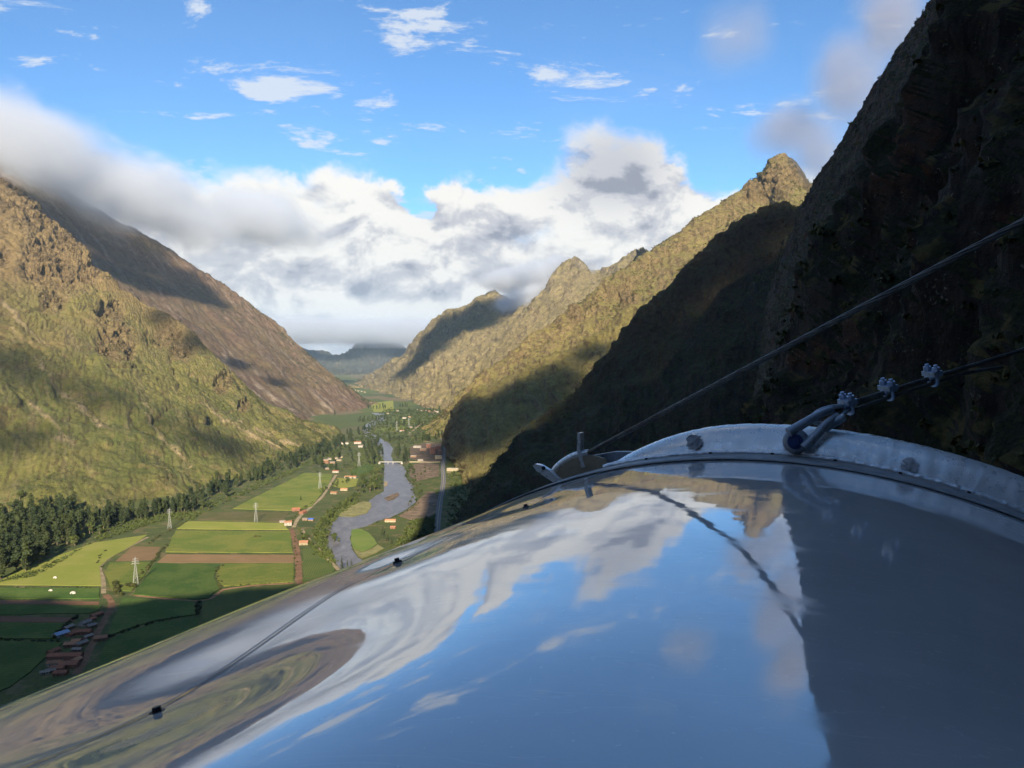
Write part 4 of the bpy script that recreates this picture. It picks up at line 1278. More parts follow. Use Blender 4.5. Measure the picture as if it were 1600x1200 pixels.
# green undergrowth between wood, belt and fields and on the river bank
und = []
for pix, n in [([(-10, 912), (60, 890), (150, 846), (235, 806), (320, 800), (300, 812), (250, 815), (140, 850), (60, 900)], 700), ([(150, 842), (300, 800), (330, 790), (300, 786), (140, 822)], 700),
               ([(505, 872), (525, 880), (512, 850), (510, 826), (530, 806), (560, 784), (556, 772), (530, 786), (500, 815), (488, 830)], 800), ([(470, 830), (500, 870), (520, 885), (512, 880), (480, 842)], 150),
               ([(600, 858), (620, 850), (640, 815), (680, 806), (678, 838)], 500), ([(698, 835), (702, 760), (700, 700), (730, 700), (760, 760), (730, 820)], 700), ([(310, 790), (420, 748), (530, 700), (535, 706), (420, 757), (315, 800)], 500),
               ([(540, 735), (560, 700), (600, 694), (600, 730), (570, 745)], 400)]:
    und += [(p[0], p[1], 0.2) for p in scatter_poly(pix, n, 0.5)]
undergrowth('undergrowth', 'green undergrowth along the wood, hedges and river banks', und, M['leaf_broad'], 1.5, 4.5, 9, 8)
far_und = [(p[0], p[1], 0.5) for pix, n in [([(550, 690), (580, 660), (600, 640), (700, 640), (700, 680), (640, 695)], 900)] for p in scatter_poly(pix, n, 2)]
undergrowth('undergrowth', 'far undergrowth in the valley bend', far_und, M['leaf_euc'], 4, 11, 8, 9)

# ------------------------------------------------------------------ buildings
def house(name, label, px, L, Wd, H, rz, wall, roof, rise=0.38, win=2, group=None, flat=False, cat='house', storeys=1):
    p = fl(*px)
    e = empty(name, (p[0], p[1], 0.0), R_(rz)); tag(e, label, cat, group)
    rh = 0.25 if flat else Wd / 2 * rise
    w = MB()
    l, d = L / 2, Wd / 2
    w.add([(-l, -d, -0.6), (l, -d, -0.6), (l, d, -0.6), (-l, d, -0.6), (-l, -d, H), (l, -d, H), (l, d, H), (-l, d, H), (-l, 0, H + (0 if flat else rh)), (l, 0, H + (0 if flat else rh))],
          [(0, 1, 5, 4), (2, 3, 7, 6), (1, 2, 6, 9, 5), (3, 0, 4, 8, 7)])
    if flat: w.add([(-l, -d, H), (l, -d, H), (l, d, H), (-l, d, H)], [(0, 1, 2, 3)])
    w.build('wall', M[wall], e)
    ov = 0.5; th = 0.22
    if flat:
        for a in ((-l, l, -d - 0.02, -d + 0.25), (-l, l, d - 0.25, d + 0.02), (-l - 0.02, -l + 0.25, -d + 0.26, d - 0.26), (l - 0.25, l + 0.02, -d + 0.26, d - 0.26)):
            MB().box(a[0], a[1], a[2], a[3], H + 0.003, H + 0.7).build('parapet', M[roof], e)
    else:
        k = rh / d
        for sg in (-1, 1):
            r = MB()
            y1 = sg * (d + ov); z1 = H - ov * k
            vs = [(-l - ov, 0, H + rh + 0.05), (l + ov, 0, H + rh + 0.05), (l + ov, y1, z1 + 0.05), (-l - ov, y1, z1 + 0.05)]
            vs += [(x, y, z + th) for x, y, z in vs]
            f = [(4, 5, 6, 7), (0, 3, 2, 1), (0, 1, 5, 4), (2, 3, 7, 6), (1, 2, 6, 5), (3, 0, 4, 7)]
            r.add(vs, f if sg < 0 else [tuple(reversed(q)) for q in f])
            r.build('roof_slope', M[roof], e)
        MB().tube([(-l - ov, 0, H + rh + th), (l + ov, 0, H + rh + th)], 0.2, 6).build('ridge', M[roof], e)
    MB().box(-l * 0.12 - 0.5, -l * 0.12 + 0.5, -d - 0.06, -d + 0.02, 0, 2.1).build('door', M['wood'], e)
    for st in range(storeys):
        z0 = 1.0 + st * 3.0
        if z0 + 1.2 > H: break
        for i in range(win):
            x = -l + L * (i + 0.5) / win
            if st == 0 and abs(x + l * 0.12) < 1.3: continue
            f = MB().box(x - 0.6, x + 0.6, -d - 0.05, -d + 0.02, z0, z0 + 1.2).build('window', M['white'] if wall not in ('white', 'cream') else M['wood'], e)
            MB().box(x - 0.48, x + 0.48, -d - 0.07, -d - 0.045, z0 + 0.12, z0 + 1.08).build('pane', M['dark'], f)
    return e


hs = [  # shaded hamlet beside the red lane (labels, pixel, size, turn, wall, roof)
    ('small tile-roofed house at the upper end of the shaded hamlet', c1(432, 752), 14, 8, 3.2, 62, 'adobe', 'tile'),
    ('pale tin-roofed house below the uppermost hamlet house', c1(378, 788), 13, 9, 3.0, 70, 'white', 'tin'),
    ('tin shed at the lane in the middle of the shaded hamlet', c1(408, 800), 10, 7, 2.8, 60, 'adobe', 'tin'),
    ('wide tile-roofed house in the middle of the shaded hamlet', c1(368, 828), 20, 9, 3.4, 5, 'brick', 'tile'),
    ('narrow tin-roofed house behind the wide tiled house', c1(305, 808), 12, 7, 3.0, 75, 'adobe', 'tin'),
    ('house with the light blue metal roof in the shaded hamlet', c1(272, 838), 15, 10, 3.2, 62, 'white', 'tin_blue'),
    ('low tin shed just below the wide tiled house', c1(392, 848), 10, 6, 2.6, 65, 'adobe', 'tin'),
    ('small tile-roofed house left of the tin shed row', c1(318, 885), 13, 8, 3.2, 8, 'brick', 'tile_light'),
    ('grey tin-roofed house by the lane above the long house', c1(362, 880), 13, 8, 3.0, 66, 'adobe', 'tin'),
    ('small tin lean-to above the long tiled house', c1(345, 906), 9, 6, 2.6, 4, 'adobe', 'tin'),
    ('longest tile-roofed house of the shaded hamlet', c1(292, 938), 34, 10, 3.8, 3, 'brick', 'tile'),
    ('lone orange-roofed house on the other side of the red lane', c1(450, 856), 13, 10, 3.2, 20, 'adobe', 'tile_light'),
    ('big red-roofed house at the lower end of the hamlet', c1(310, 976), 18, 11, 4.0, 6, 'brick', 'tile'),
    ('pale-walled house left of the big red-roofed house', c1(245, 968), 14, 8, 3.2, 12, 'white', 'tile_light'),
    ('little tin hut at the lowest left of the hamlet', c1(200, 1008), 8, 6, 2.4, 30, 'white', 'tin'),
    ('grey tin hut next to the lowest left hut', c1(228, 1000), 9, 6, 2.6, 20, 'adobe', 'tin'),
    ('tile-roofed hut above the capsule edge by the lane', c1(272, 1012), 12, 8, 3.0, 5, 'brick', 'tile'),
    ('low tiled shed between the two uppermost hamlet houses', c1(405, 772), 11, 7, 2.8, 65, 'adobe', 'tile'),
    ('short tile-roofed house left of the wide tiled house', c1(322, 836), 11, 8, 3.0, 70, 'brick', 'tile'),
    ('tiled lean-to right of the small light-tiled house', c1(342, 868), 9, 7, 2.8, 8, 'brick', 'tile_light'),
    ('tile-roofed stable left of the long tiled house', c1(238, 915), 12, 8, 3.0, 70, 'adobe', 'tile'),
    ('tiled annex above the big red-roofed house', c1(338, 956), 11, 8, 3.0, 70, 'brick', 'tile_light'),
    ('tiled house between long house and little tin huts', c1(258, 990), 13, 8, 3.0, 4, 'brick', 'tile'),
    # hamlet on the river lane
    ('dark red-roofed farmhouse at the head of the straight lane', c1(1322, 280), 16, 11, 4.0, 10, 'brick', 'tile'),
    ('second red-roofed farmhouse right behind the first', c1(1352, 292), 14, 10, 4.0, 75, 'brick', 'tile'),
    ('white two-storey house at the corner of the bright field', c1(1286, 345), 13, 10, 6.2, 15, 'white', 'tile_light'),
    ('low white shed left of the white two-storey house', c1(1262, 332), 10, 6, 2.8, 5, 'white', 'tin'),
    ('shed with the vivid blue roof beside the river lane', c1(1388, 324), 9, 7, 3.0, 5, 'adobe', 'tin_bright_blue'),
    ('grey tin shed left of the vivid blue roof', c1(1362, 322), 9, 6, 2.8, 5, 'adobe', 'tin'),
    ('cream-walled house beside the maize plot', c1(1356, 430), 14, 12, 4.0, 8, 'cream', 'tile_light'),
    # near the far end of the fields
    ('small white house at the far corner of the green field', c2(424, 692), 16, 9, 4.5, 0, 'white', 'tile'),
    ('low tin shed left of the small white corner house', c2(362, 668), 12, 8, 3.0, 0, 'adobe', 'tin'),
    ('long low orange-roofed farm building by the riverside trees', c2(540, 736), 30, 10, 4.0, -8, 'white', 'tile_light'),
    ('pale house between lane and riverside bushes', c2(490, 832), 16, 9, 3.6, -5, 'cream', 'tile_light'),
    ('low pale house below the pale house by the bushes', c2(410, 858), 14, 9, 3.2, -10, 'cream', 'tile_light'),
    ('long white house among the dark trees beyond the fields', c2(495, 470), 34, 12, 5.0, 0, 'white', 'tin'),
    ('white house with brown roof right of the long white house', c2(595, 466), 24, 12, 6.0, 5, 'white', 'tile'),
    ('small white house below the brown-roofed white house', c2(622, 494), 18, 12, 5.0, 0, 'white', 'tin'),
    # right bank
    ('small white house on the bare bank beside the road', c2(1165, 930), 11, 9, 3.4, 5, 'white', 'tin'),
    ('cream house at the foot of the lone conifer', c2(850, 1076), 20, 8, 3.4, 2, 'cream', 'tile_light'),
    ('small brick house below the cream conifer house', c2(870, 1128), 9, 7, 3.0, 0, 'brick', 'tile_light'),
]
for lab, px, L, Wd, H, rz, wl, rf in hs:
    house('house', lab, px, L, Wd, H, rz, wl, rf, win=3 if L > 15 else 2, storeys=2)
# brick village at the road
vil = [(1062, 498, 26, 14, 6, 'white', 'tin', 'white flat building at the left end of the brick village'), (1110, 520, 22, 14, 7, 'adobe', 'concrete', 'low adobe building in the middle of the brick village'),
       (1150, 500, 16, 14, 14, 'brick', 'concrete', 'narrow tall brick block of the village'), (1182, 545, 18, 16, 22, 'brick', 'concrete', 'tallest dark brick block of the village'),
       (1222, 510, 18, 15, 12, 'brick', 'concrete', 'brick block at the top of the village by the road'), (1226, 585, 20, 14, 10, 'cream', 'concrete', 'cream-fronted block at the roadside of the village'),
       (1238, 545, 14, 12, 11, 'brick', 'concrete', 'middle roadside brick block of the village'), (1085, 600, 16, 10, 4, 'white', 'tin', 'small white building at the village wall'),
       (1030, 572, 18, 10, 5, 'adobe', 'concrete', 'small adobe building left of the village wall'), (1340, 512, 26, 12, 5, 'cream', 'concrete', 'low cream building across the road from the village')]
for x, y, L, Wd, H, wl, rf, lab in vil:
    house('village_building', lab, c2(x, y), L, Wd, H, rng.uniform(-8, 8), wl, rf, flat=True, win=4, storeys=max(1, int(H // 3)), cat='building')
b0 = house('school_building', 'long cream two-storey building with rows of windows beside the road', c2(1352, 680), 42, 10, 7.0, 0, 'cream', 'concrete', flat=True, win=11, storeys=2, cat='building')


def wall(label, pix, h, mat):
    P = [fl(*p) for p in pix]
    e = empty('boundary_wall', tuple(P[0])); tag(e, label, 'wall')
    for a, c in zip(P[:-1], P[1:]):
        d = c - a; L = float(np.hypot(d[0], d[1]))
        o = MB().box(0, L, -0.25, 0.25, -0.5, h).build('panel', M[mat], e)
        o.location = tuple(a - P[0]); o.rotation_euler = (0, 0, math.atan2(d[1], d[0]))
        o2 = MB().box(-0.4, 0.4, -0.4, 0.4, -0.5, h + 0.3).build('pier', M[mat], e); o2.location = tuple(a - P[0])


wall('long pale wall right of the cream two-storey building', [c2(1422, 668), c2(1480, 666), c2(1580, 662), c2(1640, 658)], 2.6, 'white')
wall('pale wall along the lower edge of the brick village', [c2(1000, 612), c2(1080, 612), c2(1160, 614), c2(1240, 612)], 2.4, 'cream')
wall('pale wall on the uphill terrace beyond the road', [c2(1320, 606), c2(1400, 600), c2(1500, 596), c2(1600, 592)], 2.2, 'cream')
# far village
fv = [(1070, 206), (1095, 214), (1120, 210), (1150, 216), (1190, 212), (1215, 222), (1262, 214), (1285, 226), (1000, 262), (960, 270), (905, 214), (830, 236), (1010, 345), (940, 372), (575, 50), (600, 56), (625, 60), (650, 66)]
for x, y in fv:
    house('village_house', 'tiny far house in the bend of the valley', c2(x, y), rng.uniform(11, 18), 9, 5, rng.uniform(-15, 15), rng.choice(('white', 'cream', 'white')), rng.choice(('tin', 'tile')), win=3, group='far houses in the valley bend')
scat = [c2(340, 600), c2(380, 590), c2(420, 585), c2(450, 600), c2(400, 620), c2(350, 620), c2(460, 575)]
for q in scat:
    house('village_house', 'low pale house in the shaded hamlet beyond the green field', q, rng.uniform(12, 18), 9, 3.4, rng.uniform(-20, 20), rng.choice(('white', 'cream', 'adobe')), rng.choice(('tin', 'tin', 'tile')), group='shaded houses beyond the green field')
# white tents in the green strip
for px, lab, s in [(c1(326, 652), 'bigger white tent in the deep green strip', 1.0), (c1(226, 640), 'smaller white tent in the deep green strip', 0.7), (c1(246, 582), 'small white tent in the wide pasture', 0.7)]:
    p = fl(*px); e = empty('tent', (p[0], p[1], 0.9)); tag(e, lab, 'tent')
    ring = [(math.cos(a) * 4 * s, math.sin(a) * 3 * s) for a in np.linspace(0, 2 * math.pi, 13)[:-1]]
    d = MB(); vs = []
    for f, z in ((1, -1), (1, 0.5), (0.85, 1.6), (0.5, 2.6), (0.05, 3.0)):
        vs += [(x * f, y * f, z * s) for x, y in ring]
    d.add(vs, [(k * 12 + i, k * 12 + (i + 1) % 12, (k + 1) * 12 + (i + 1) % 12, (k + 1) * 12 + i) for k in range(4) for i in range(12)], True)
    d.build('canopy', M['white'], e)
    MB().box(-0.6 * s, 0.6 * s, -3.15 * s, -2.85 * s, -0.5, 1.3 * s).build('opening', M['dark'], e)

# ------------------------------------------------------------------ pylons
def pylon(label, px, H, rz=20):
    p = fl(*px)
    e = empty('electricity_pylon', (p[0], p[1], 0), R_(rz)); tag(e, label, 'pylon', 'electricity pylons across the fields')
    wb, wt = H * 0.085, H * 0.018
    def hw(z): return wb + (wt - wb) * min(1, z / (H * 0.72)) if z < H * 0.72 else wt
    r = 0.17
    for sx in (-1, 1):
        for sy in (-1, 1):
            MB().tube([(sx * hw(z), sy * hw(z), z) for z in (-0.5, H * 0.36, H * 0.72, H * 0.95)], r, 4).build('leg', M['steel'], e)
    lv = [H * f for f in (0.0, 0.16, 0.30, 0.42, 0.53, 0.63, 0.72, 0.79, 0.86, 0.93)]
    br = MB()
    for z0, z1 in zip(lv[:-1], lv[1:]):
        a, c = hw(z0), hw(z1)
        for sg in (-1, 1):
            br.tube([(-a, sg * a, z0), (c, sg * c, z1)], r * 0.55, 3); br.tube([(a, sg * a, z0), (-c, sg * c, z1)], r * 0.55, 3)
            br.tube([(sg * a, -a, z0), (sg * c, c, z1)], r * 0.55, 3); br.tube([(sg * a, a, z0), (sg * c, -c, z1)], r * 0.55, 3)
            br.tube([(-c, sg * c, z1), (c, sg * c, z1)], r * 0.5, 3)
    br.build('bracing', M['steel'], e)
    MB().tube([(0, 0, H * 0.93), (0, 0, H)], r, 4).build('peak', M['steel'], e)
    for z, w in ((H * 0.74, H * 0.12), (H * 0.82, H * 0.105), (H * 0.90, H * 0.09)):
        m_ = MB()
        for sg in (-1, 1):
            m_.tube([(sg * wt, -wt, z), (sg * w, 0, z + 0.2)], r * 0.7, 3); m_.tube([(sg * wt, wt, z), (sg * w, 0, z + 0.2)], r * 0.7, 3)
            m_.tube([(sg * wt, 0, z + H * 0.035), (sg * w, 0, z + 0.2)], r * 0.7, 3)
            m_.tube([(sg * w, 0, z + 0.2), (sg * w, 0, z - 1.4)], 0.12, 4)
        m_.build('crossarm', M['steel'], e)
    return e


pylon('nearest electricity pylon, beside the diagonal hedge', (212, 913), 39)
pylon('pylon in front of the eucalyptus belt', (265, 825), 37)
pylon('pylon standing in the narrow strips left of the white two-storey house', (400, 816), 39)
pylon('pylon at the far end of the bright river-lane field', (500, 764), 41)
pylon('pylon before the dark grove left of the bridge', (561, 729), 42)
pylon('left one of two far pylons in the valley bend', (620, 675), 44)
pylon('right one of two far pylons in the valley bend', (639, 668), 44)

# ------------------------------------------------------------------ bridge
a = fl(599, 725); c = fl(622, 725)
e = empty('road_bridge', tuple(a), math.atan2(c[1] - a[1], c[0] - a[0])); tag(e, 'low dark bridge over the river on two piers', 'bridge')
Lb = float(np.hypot(*(c - a)[:2]))
MB().box(-12, Lb + 12, -3, 3, 5.0, 5.9).build('deck', M['concrete'], e)
for sg in (-1, 1):
    MB().box(-12, Lb + 12, sg * 3 - 0.15, sg * 3 + 0.15, 5.903, 7.0).build('railing', M['concrete'], e)
for f in (0.33, 0.66):
    MB().box(Lb * f - 0.9, Lb * f + 0.9, -2.6, 2.6, -1, 4.997).build('pier', M['concrete'], e)
for x0, x1 in ((-14, -8), (Lb + 8, Lb + 14)):
    MB().box(x0, x1, -3.4, 3.4, -1, 4.99).build('abutment', M['concrete'], e)

# ------------------------------------------------------------------ car on the road
p = fl(691.4, 769)
e = empty('car', (p[0] + 2.6, p[1], 0.45), R_(92)); tag(e, 'white car driving on the asphalt road', 'car')
b_ = MB(); sec = [(-2.2, 0.35, 0.75), (-2.15, 0.3, 0.95), (-1.0, 0.25, 1.0), (1.0, 0.25, 1.0), (2.1, 0.3, 0.85), (2.25, 0.35, 0.6)]
vs = []
for x, z0, z1 in sec: vs += [(x, -0.88, z0), (x, 0.88, z0), (x, 0.8, z1), (x, -0.8, z1)]
b_.add(vs, [(4 * i + k, 4 * i + (k + 1) % 4, 4 * i + 4 + (k + 1) % 4, 4 * i + 4 + k) for i in range(5) for k in range(4)] + [(3, 2, 1, 0), (20, 21, 22, 23)]).build('body', M['car_white'], e)
vs = []
for x, w, z in ((-1.6, 0.78, 0.96), (-1.2, 0.66, 1.5), (0.4, 0.66, 1.5), (1.1, 0.78, 0.98)): vs += [(x, -w, z), (x, w, z)]
MB().add(vs, [(0, 1, 3, 2), (4, 5, 7, 6), (0, 2, 4, 6), (1, 7, 5, 3)]).build('window', M['dark'], e)
MB().box(-1.2, 0.4, -0.67, 0.67, 1.503, 1.56).build('roof', M['car_white'], e)
for sx in (-1.35, 1.4):
    for sy in (-0.82, 0.82):
        MB().tube([(sx, sy - 0.1, 0.32), (sx, sy + 0.1, 0.32)], 0.32, 12).build('wheel', M['rubber'], e)

# ------------------------------------------------------------------ the capsule the picture is taken from
AL, TI = R_(24.66), R_(-0.25)
ax = Vector((math.sin(AL) * math.cos(TI), math.cos(AL) * math.cos(TI), math.sin(TI)))
rx = Vector((math.cos(AL), -math.sin(AL), 0))
ux = rx.cross(ax)
CR, OX, OZ, SD = 1.2522, -0.2071, -1.4584, 1.70
CAMV = Vector((0, 0, CAM_Z))
BASE = CAMV + rx * OX + ux * OZ                 # a point of the capsule's axis below the camera


def cyl(s, th, rad):
    return ax * s + (rx * math.sin(th) + ux * math.cos(th)) * rad      # relative to BASE


def CP(px, py, s):
    """point seen at a pixel in the cross-section s metres along the capsule, relative to BASE"""
    d = Vector(ray(px, py)); t = s / d.dot(ax)
    return d * t + CAMV - BASE


def cyl_hit(px, py, rad=CR):
    d = Vector(ray(px, py)); o = CAMV - BASE
    dx, dz = d.dot(rx), d.dot(ux); oxx, ozz = o.dot(rx), o.dot(ux)
    A_ = dx * dx + dz * dz; B_ = 2 * (dx * oxx + dz * ozz); C_ = oxx * oxx + ozz * ozz - rad * rad
    disc = B_ * B_ - 4 * A_ * C_
    t = (-B_ - math.sqrt(max(disc, 0))) / (2 * A_)
    p = o + d * t
    return p.dot(ax), math.atan2(p.dot(rx), p.dot(ux))


def mat_capsule():
    m, b, p = mat_new('polished_panel')
    pos = b.new('ShaderNodeTexCoord').outputs['Object']
    n = b.noise(pos, 2.2, 5, 0.6)
    fine = b.noise(b.v('MULTIPLY', pos, (60, 60, 60)), 1.0, 6, 0.7)
    dust = b.sstep(b.noise(pos, 5.0, 8, 0.72, 0.3), 0.50, 0.75)
    col = b.mix(b.sstep(n, 0.35, 0.65), (0.66, 0.655, 0.65, 1), (0.72, 0.715, 0.71, 1))
    b.put(p.inputs['Base Color'], col)
    specks = b.sstep(b.noise(b.v('MULTIPLY', pos, (140, 140, 140)), 1.0, 3, 0.7), 0.66, 0.74)
    scr = b.sstep(b.m('ABSOLUTE', b.m('SUBTRACT', b.noise(b.v('MULTIPLY', pos, (5.0, 30.0, 5.0)), 1.0, 3, 0.5, 0.8), 0.5)), 0.006, 0.0)
    film = b.noise(b.v('ADD', pos, (8.0, 3.0, 1.0)), 1.3, 6, 0.65, 0.6)
    b.put(p.inputs['Metallic'], b.m('SUBTRACT', b.lin(film, 0.3, 0.7, 0.44, 0.28), b.m('ADD', b.m('MULTIPLY', specks, 0.22), b.m('MULTIPLY', scr, 0.08)), clamp=True))
    smear = b.sstep(b.noise(b.v('MULTIPLY', b.v('ADD', pos, (1.7, 0.2, 0.0)), (2.0, 7.0, 2.0)), 1.6, 7, 0.65, 0.5), 0.48, 0.70)
    b.put(p.inputs['Roughness'], b.m('ADD', b.m('ADD', b.m('MULTIPLY', dust, 0.06), b.m('MULTIPLY', smear, 0.10)), 0.025))
    b.put(p.inputs['Specular IOR Level'], 0.5)
    sc = b.noise(b.v('MULTIPLY', pos, (9, 9, 9)), 1.0, 2, 0.5)
    bump(b, p, b.m('ADD', b.m('MULTIPLY', sc, 1.0), b.m('MULTIPLY', fine, 0.02)), 0.12, 0.004)
    return m


def mat_metal(name, c, rough, metal, var=0.15, scale=18.0, stain=None):
    m, b, p = mat_new(name)
    pos = b.new('ShaderNodeTexCoord').outputs['Object']
    n = b.noise(pos, scale, 7, 0.7, 0.3); n2 = b.noise(pos, scale * 8, 5, 0.7)
    col = b.mix(b.sstep(n, 0.3, 0.7), tuple(x * (1 - var) for x in c), tuple(min(1, x * (1 + var)) for x in c))
    if stain: col = b.mix(b.sstep(b.noise(b.v('ADD', pos, (4, 2, 9)), scale * 0.4, 7, 0.7), 0.54, 0.68, 0, 0.8), col, stain)
    b.put(p.inputs['Base Color'], col); b.put(p.inputs['Metallic'], metal)
    b.put(p.inputs['Roughness'], b.lin(n2, 0.3, 0.7, rough - 0.1, rough + 0.12)); b.put(p.inputs['Specular IOR Level'], 0.5)
    bump(b, p, b.m('ADD', n2, n), 0.35, 0.001)
    return m


M['panel'] = mat_capsule()
M['alu'] = mat_metal('brushed_aluminium', (0.95, 0.93, 0.90), 0.30, 0.45, 0.05, 6.0, (0.66, 0.65, 0.63))
M['weld'] = mat_metal('weld_bead', (0.97, 0.97, 0.97), 0.30, 0.55, 0.1, 120.0)
M['gasket'] = mat_metal('gasket', (0.30, 0.30, 0.305), 0.55, 0.1, 0.3, 30.0)
M['black_bolt'] = mat_metal('black_bolt', (0.025, 0.028, 0.035), 0.45, 0.3, 0.2, 60.0)
M['zinc'] = mat_metal('zinc_clip', (0.40, 0.52, 0.70), 0.38, 0.55, 0.2, 90.0, (0.22, 0.26, 0.32))
M['galv'] = mat_metal('galvanised_shackle', (0.36, 0.41, 0.47), 0.5, 0.5, 0.2, 70.0, (0.20, 0.22, 0.26))
M['blue_bolt'] = mat_metal('blue_bolt', (0.05, 0.08, 0.22), 0.45, 0.4, 0.3, 90.0)
M['rope'] = mat_metal('wire_rope', (0.15, 0.145, 0.135), 0.45, 0.6, 0.3, 40.0, (0.12, 0.09, 0.07))
M['stained'] = mat_metal('stained_plate', (0.44, 0.36, 0.25), 0.6, 0.2, 0.25, 25.0, (0.20, 0.11, 0.05))
M['smudge'] = mat_metal('sealant_patch', (0.42, 0.42, 0.43), 0.8, 0.0, 0.35, 60.0)

cap = empty('capsule', tuple(BASE))
tag(cap, 'polished silver sleeping capsule with welded aluminium rim under the viewpoint', 'capsule')

bolts_side = [(235, 1053), (619, 870), (821, 789)]
hits = [cyl_hit(*q) for q in bolts_side]


def dome():
    ns, nt = 260, 240
    S = np.concatenate([np.linspace(-1.3, -0.2, 40, endpoint=False), np.linspace(-0.2, SD, ns)])
    T = np.radians(np.linspace(-96, 88, nt))
    SS, TT = np.meshgrid(S, T, indexing='ij')
    D = np.zeros_like(SS)
    # the sheet is drawn in round its bolts and is slightly wavy
    for k, (s0, t0) in enumerate(hits):
        amp, ws, wt = ((0.0290, 0.24, 0.145), (0.006, 0.12, 0.055), (0.003, 0.08, 0.04))[k]
        D -= amp * np.exp(-((SS - s0) / ws) ** 2 - ((TT - t0) * CR / wt) ** 2)
    s1, t1 = cyl_hit(430, 1090)
    D += 0.004 * np.exp(-((SS - s1) / 0.20) ** 2 - ((TT - t1) * CR / 0.13) ** 2)
    Q = np.stack([SS * 1.6, TT * CR * 1.6, np.full_like(SS, 3.3)], -1).reshape(-1, 3)
    D += fbm(Q, 2).reshape(SS.shape) * 0.0035
    ed = smooth(np.abs(SS - SD), 0.0, 0.10)
    D += (1 - ed) * 0.002
    Rr = CR + D
    A_, R2, U2 = np.array(ax), np.array(rx), np.array(ux)
    G = SS[..., None] * A_ + (np.sin(TT)[..., None] * R2 + np.cos(TT)[..., None] * U2) * Rr[..., None]
    return grid_mesh('roof_panel', G, M['panel'], parent=cap)


dome()


def ring(name, prof, t0, t1, n, mat, parent, taper=None, lump=0.0, off=None):
    """sweep a profile of (s, radius) round the capsule"""
    T = np.linspace(t0, t1, n)
    A_, R2, U2 = np.array(ax), np.array(rx), np.array(ux)
    P = np.array(prof); G = np.zeros((n, len(P), 3))
    for i, t in enumerate(T):
        k = 1.0 if taper is None else 1 - (1 - min(1.0, max(0.0, (t - t0) / taper))) ** 2
        for j, (s, r) in enumerate(P):
            r2 = CR + (r - CR) * (k if r > CR else 1.0)
            G[i, j] = A_ * s + (math.sin(t) * R2 + math.cos(t) * U2) * r2
    if lump:
        q = G.reshape(-1, 3)
        d = (fbm(q * 95, 3) * lump).reshape(n, len(P))
        Tm = np.stack([np.sin(T)[:, None] * R2 + np.cos(T)[:, None] * U2] * len(P), 1)
        G = G + Tm * d[..., None] - A_ * (d[..., None] * 0.6)
    return grid_mesh(name, G, mat, parent=parent)


tl = cyl_hit(948, 732)[1]
R = CR
ring('gasket', [(SD - 0.085, R + 0.0025), (SD - 0.084, R + 0.0042), (SD - 0.05, R + 0.0044), (SD + 0.008, R + 0.0046), (SD + 0.010, R)], R_(-60), R_(80), 260, M['gasket'], cap)
ring('rim', [(SD + 0.012, R + 0.002), (SD + 0.016, R + 0.010), (SD + 0.022, R + 0.025), (SD + 0.032, R + 0.042), (SD + 0.046, R + 0.055), (SD + 0.062, R + 0.060), (SD + 0.085, R + 0.060), (SD + 0.105, R + 0.054), (SD + 0.115, R + 0.03), (SD + 0.118, R - 0.06)],
     tl - 0.01, R_(80), 320, M['alu'], cap, taper=0.27, lump=0.0016)
wb = [(SD + 0.013 + 0.0075 * math.cos(a), R + 0.0055 + 0.0065 * math.sin(a)) for a in np.linspace(math.pi * 1.25, -0.25 * math.pi, 8)]
ring('weld_bead', wb, tl, R_(80), 900, M['weld'], cap, lump=0.0024)
ring('end_cap', [(SD + 0.10, R + 0.0), (SD + 0.25, R - 0.05), (SD + 0.6, R - 0.20), (SD + 0.9, R - 0.5), (SD + 1.0, R - 1.0)], R_(-120), R_(120), 90, M['alu'], cap)
ring('side_strip', [(-1.3, R + 0.001), (-1.3, R + 0.004), (SD - 0.02, R + 0.004), (SD - 0.02, R + 0.001)], R_(-97), R_(-96.5), 4, M['alu'], cap)

# seam along the side bolts
hs_ = [(-1.2, hits[0][1] - 0.01)] + [(s, t) for s, t in hits] + [(SD - 0.02, hits[2][1] + 0.005)]
mb = MB(); vs = []
n = 160
for i in range(n):
    f = i / (n - 1); s = -1.2 + f * (SD - 0.02 + 1.2)
    t = np.interp(s, [q[0] for q in hs_], [q[1] for q in hs_])
    dd = sum(a_ * math.exp(-((s - h[0]) / w_) ** 2) for h, a_, w_ in zip(hits, (0.0290, 0.006, 0.003), (0.24, 0.12, 0.08)))
    for k in (-1, 1):
        vs.append(cyl(s, t - 0.004 + k * 0.0012, CR + 0.0018 - dd))
mb.add(vs, [(2 * i, 2 * i + 1, 2 * i + 3, 2 * i + 2) for i in range(n - 1)]).build('panel_seam', M['gasket'], cap)


def bolt(p, nrm, rad, h, mat, name='bolt', parent=cap):
    nrm = nrm.normalized(); t = nrm.orthogonal().normalized(); q = nrm.cross(t)
    m_ = MB()
    for (r0, r1, z0, z1, k) in ((rad * 1.7, rad * 1.6, -0.002, h * 0.25, 16), (rad, rad * 0.92, h * 0.25, h, 6)):
        vs = [p + nrm * z + (t * math.cos(a) + q * math.sin(a)) * r for z, r in ((z0, r0), (z1, r1)) for a in [2 * math.pi * i / k for i in range(k)]]
        m_.add(vs, [(i, (i + 1) % k, k + (i + 1) % k, k + i) for i in range(k)] + [tuple(range(k, 2 * k))])
    return m_.build(name, mat, parent)


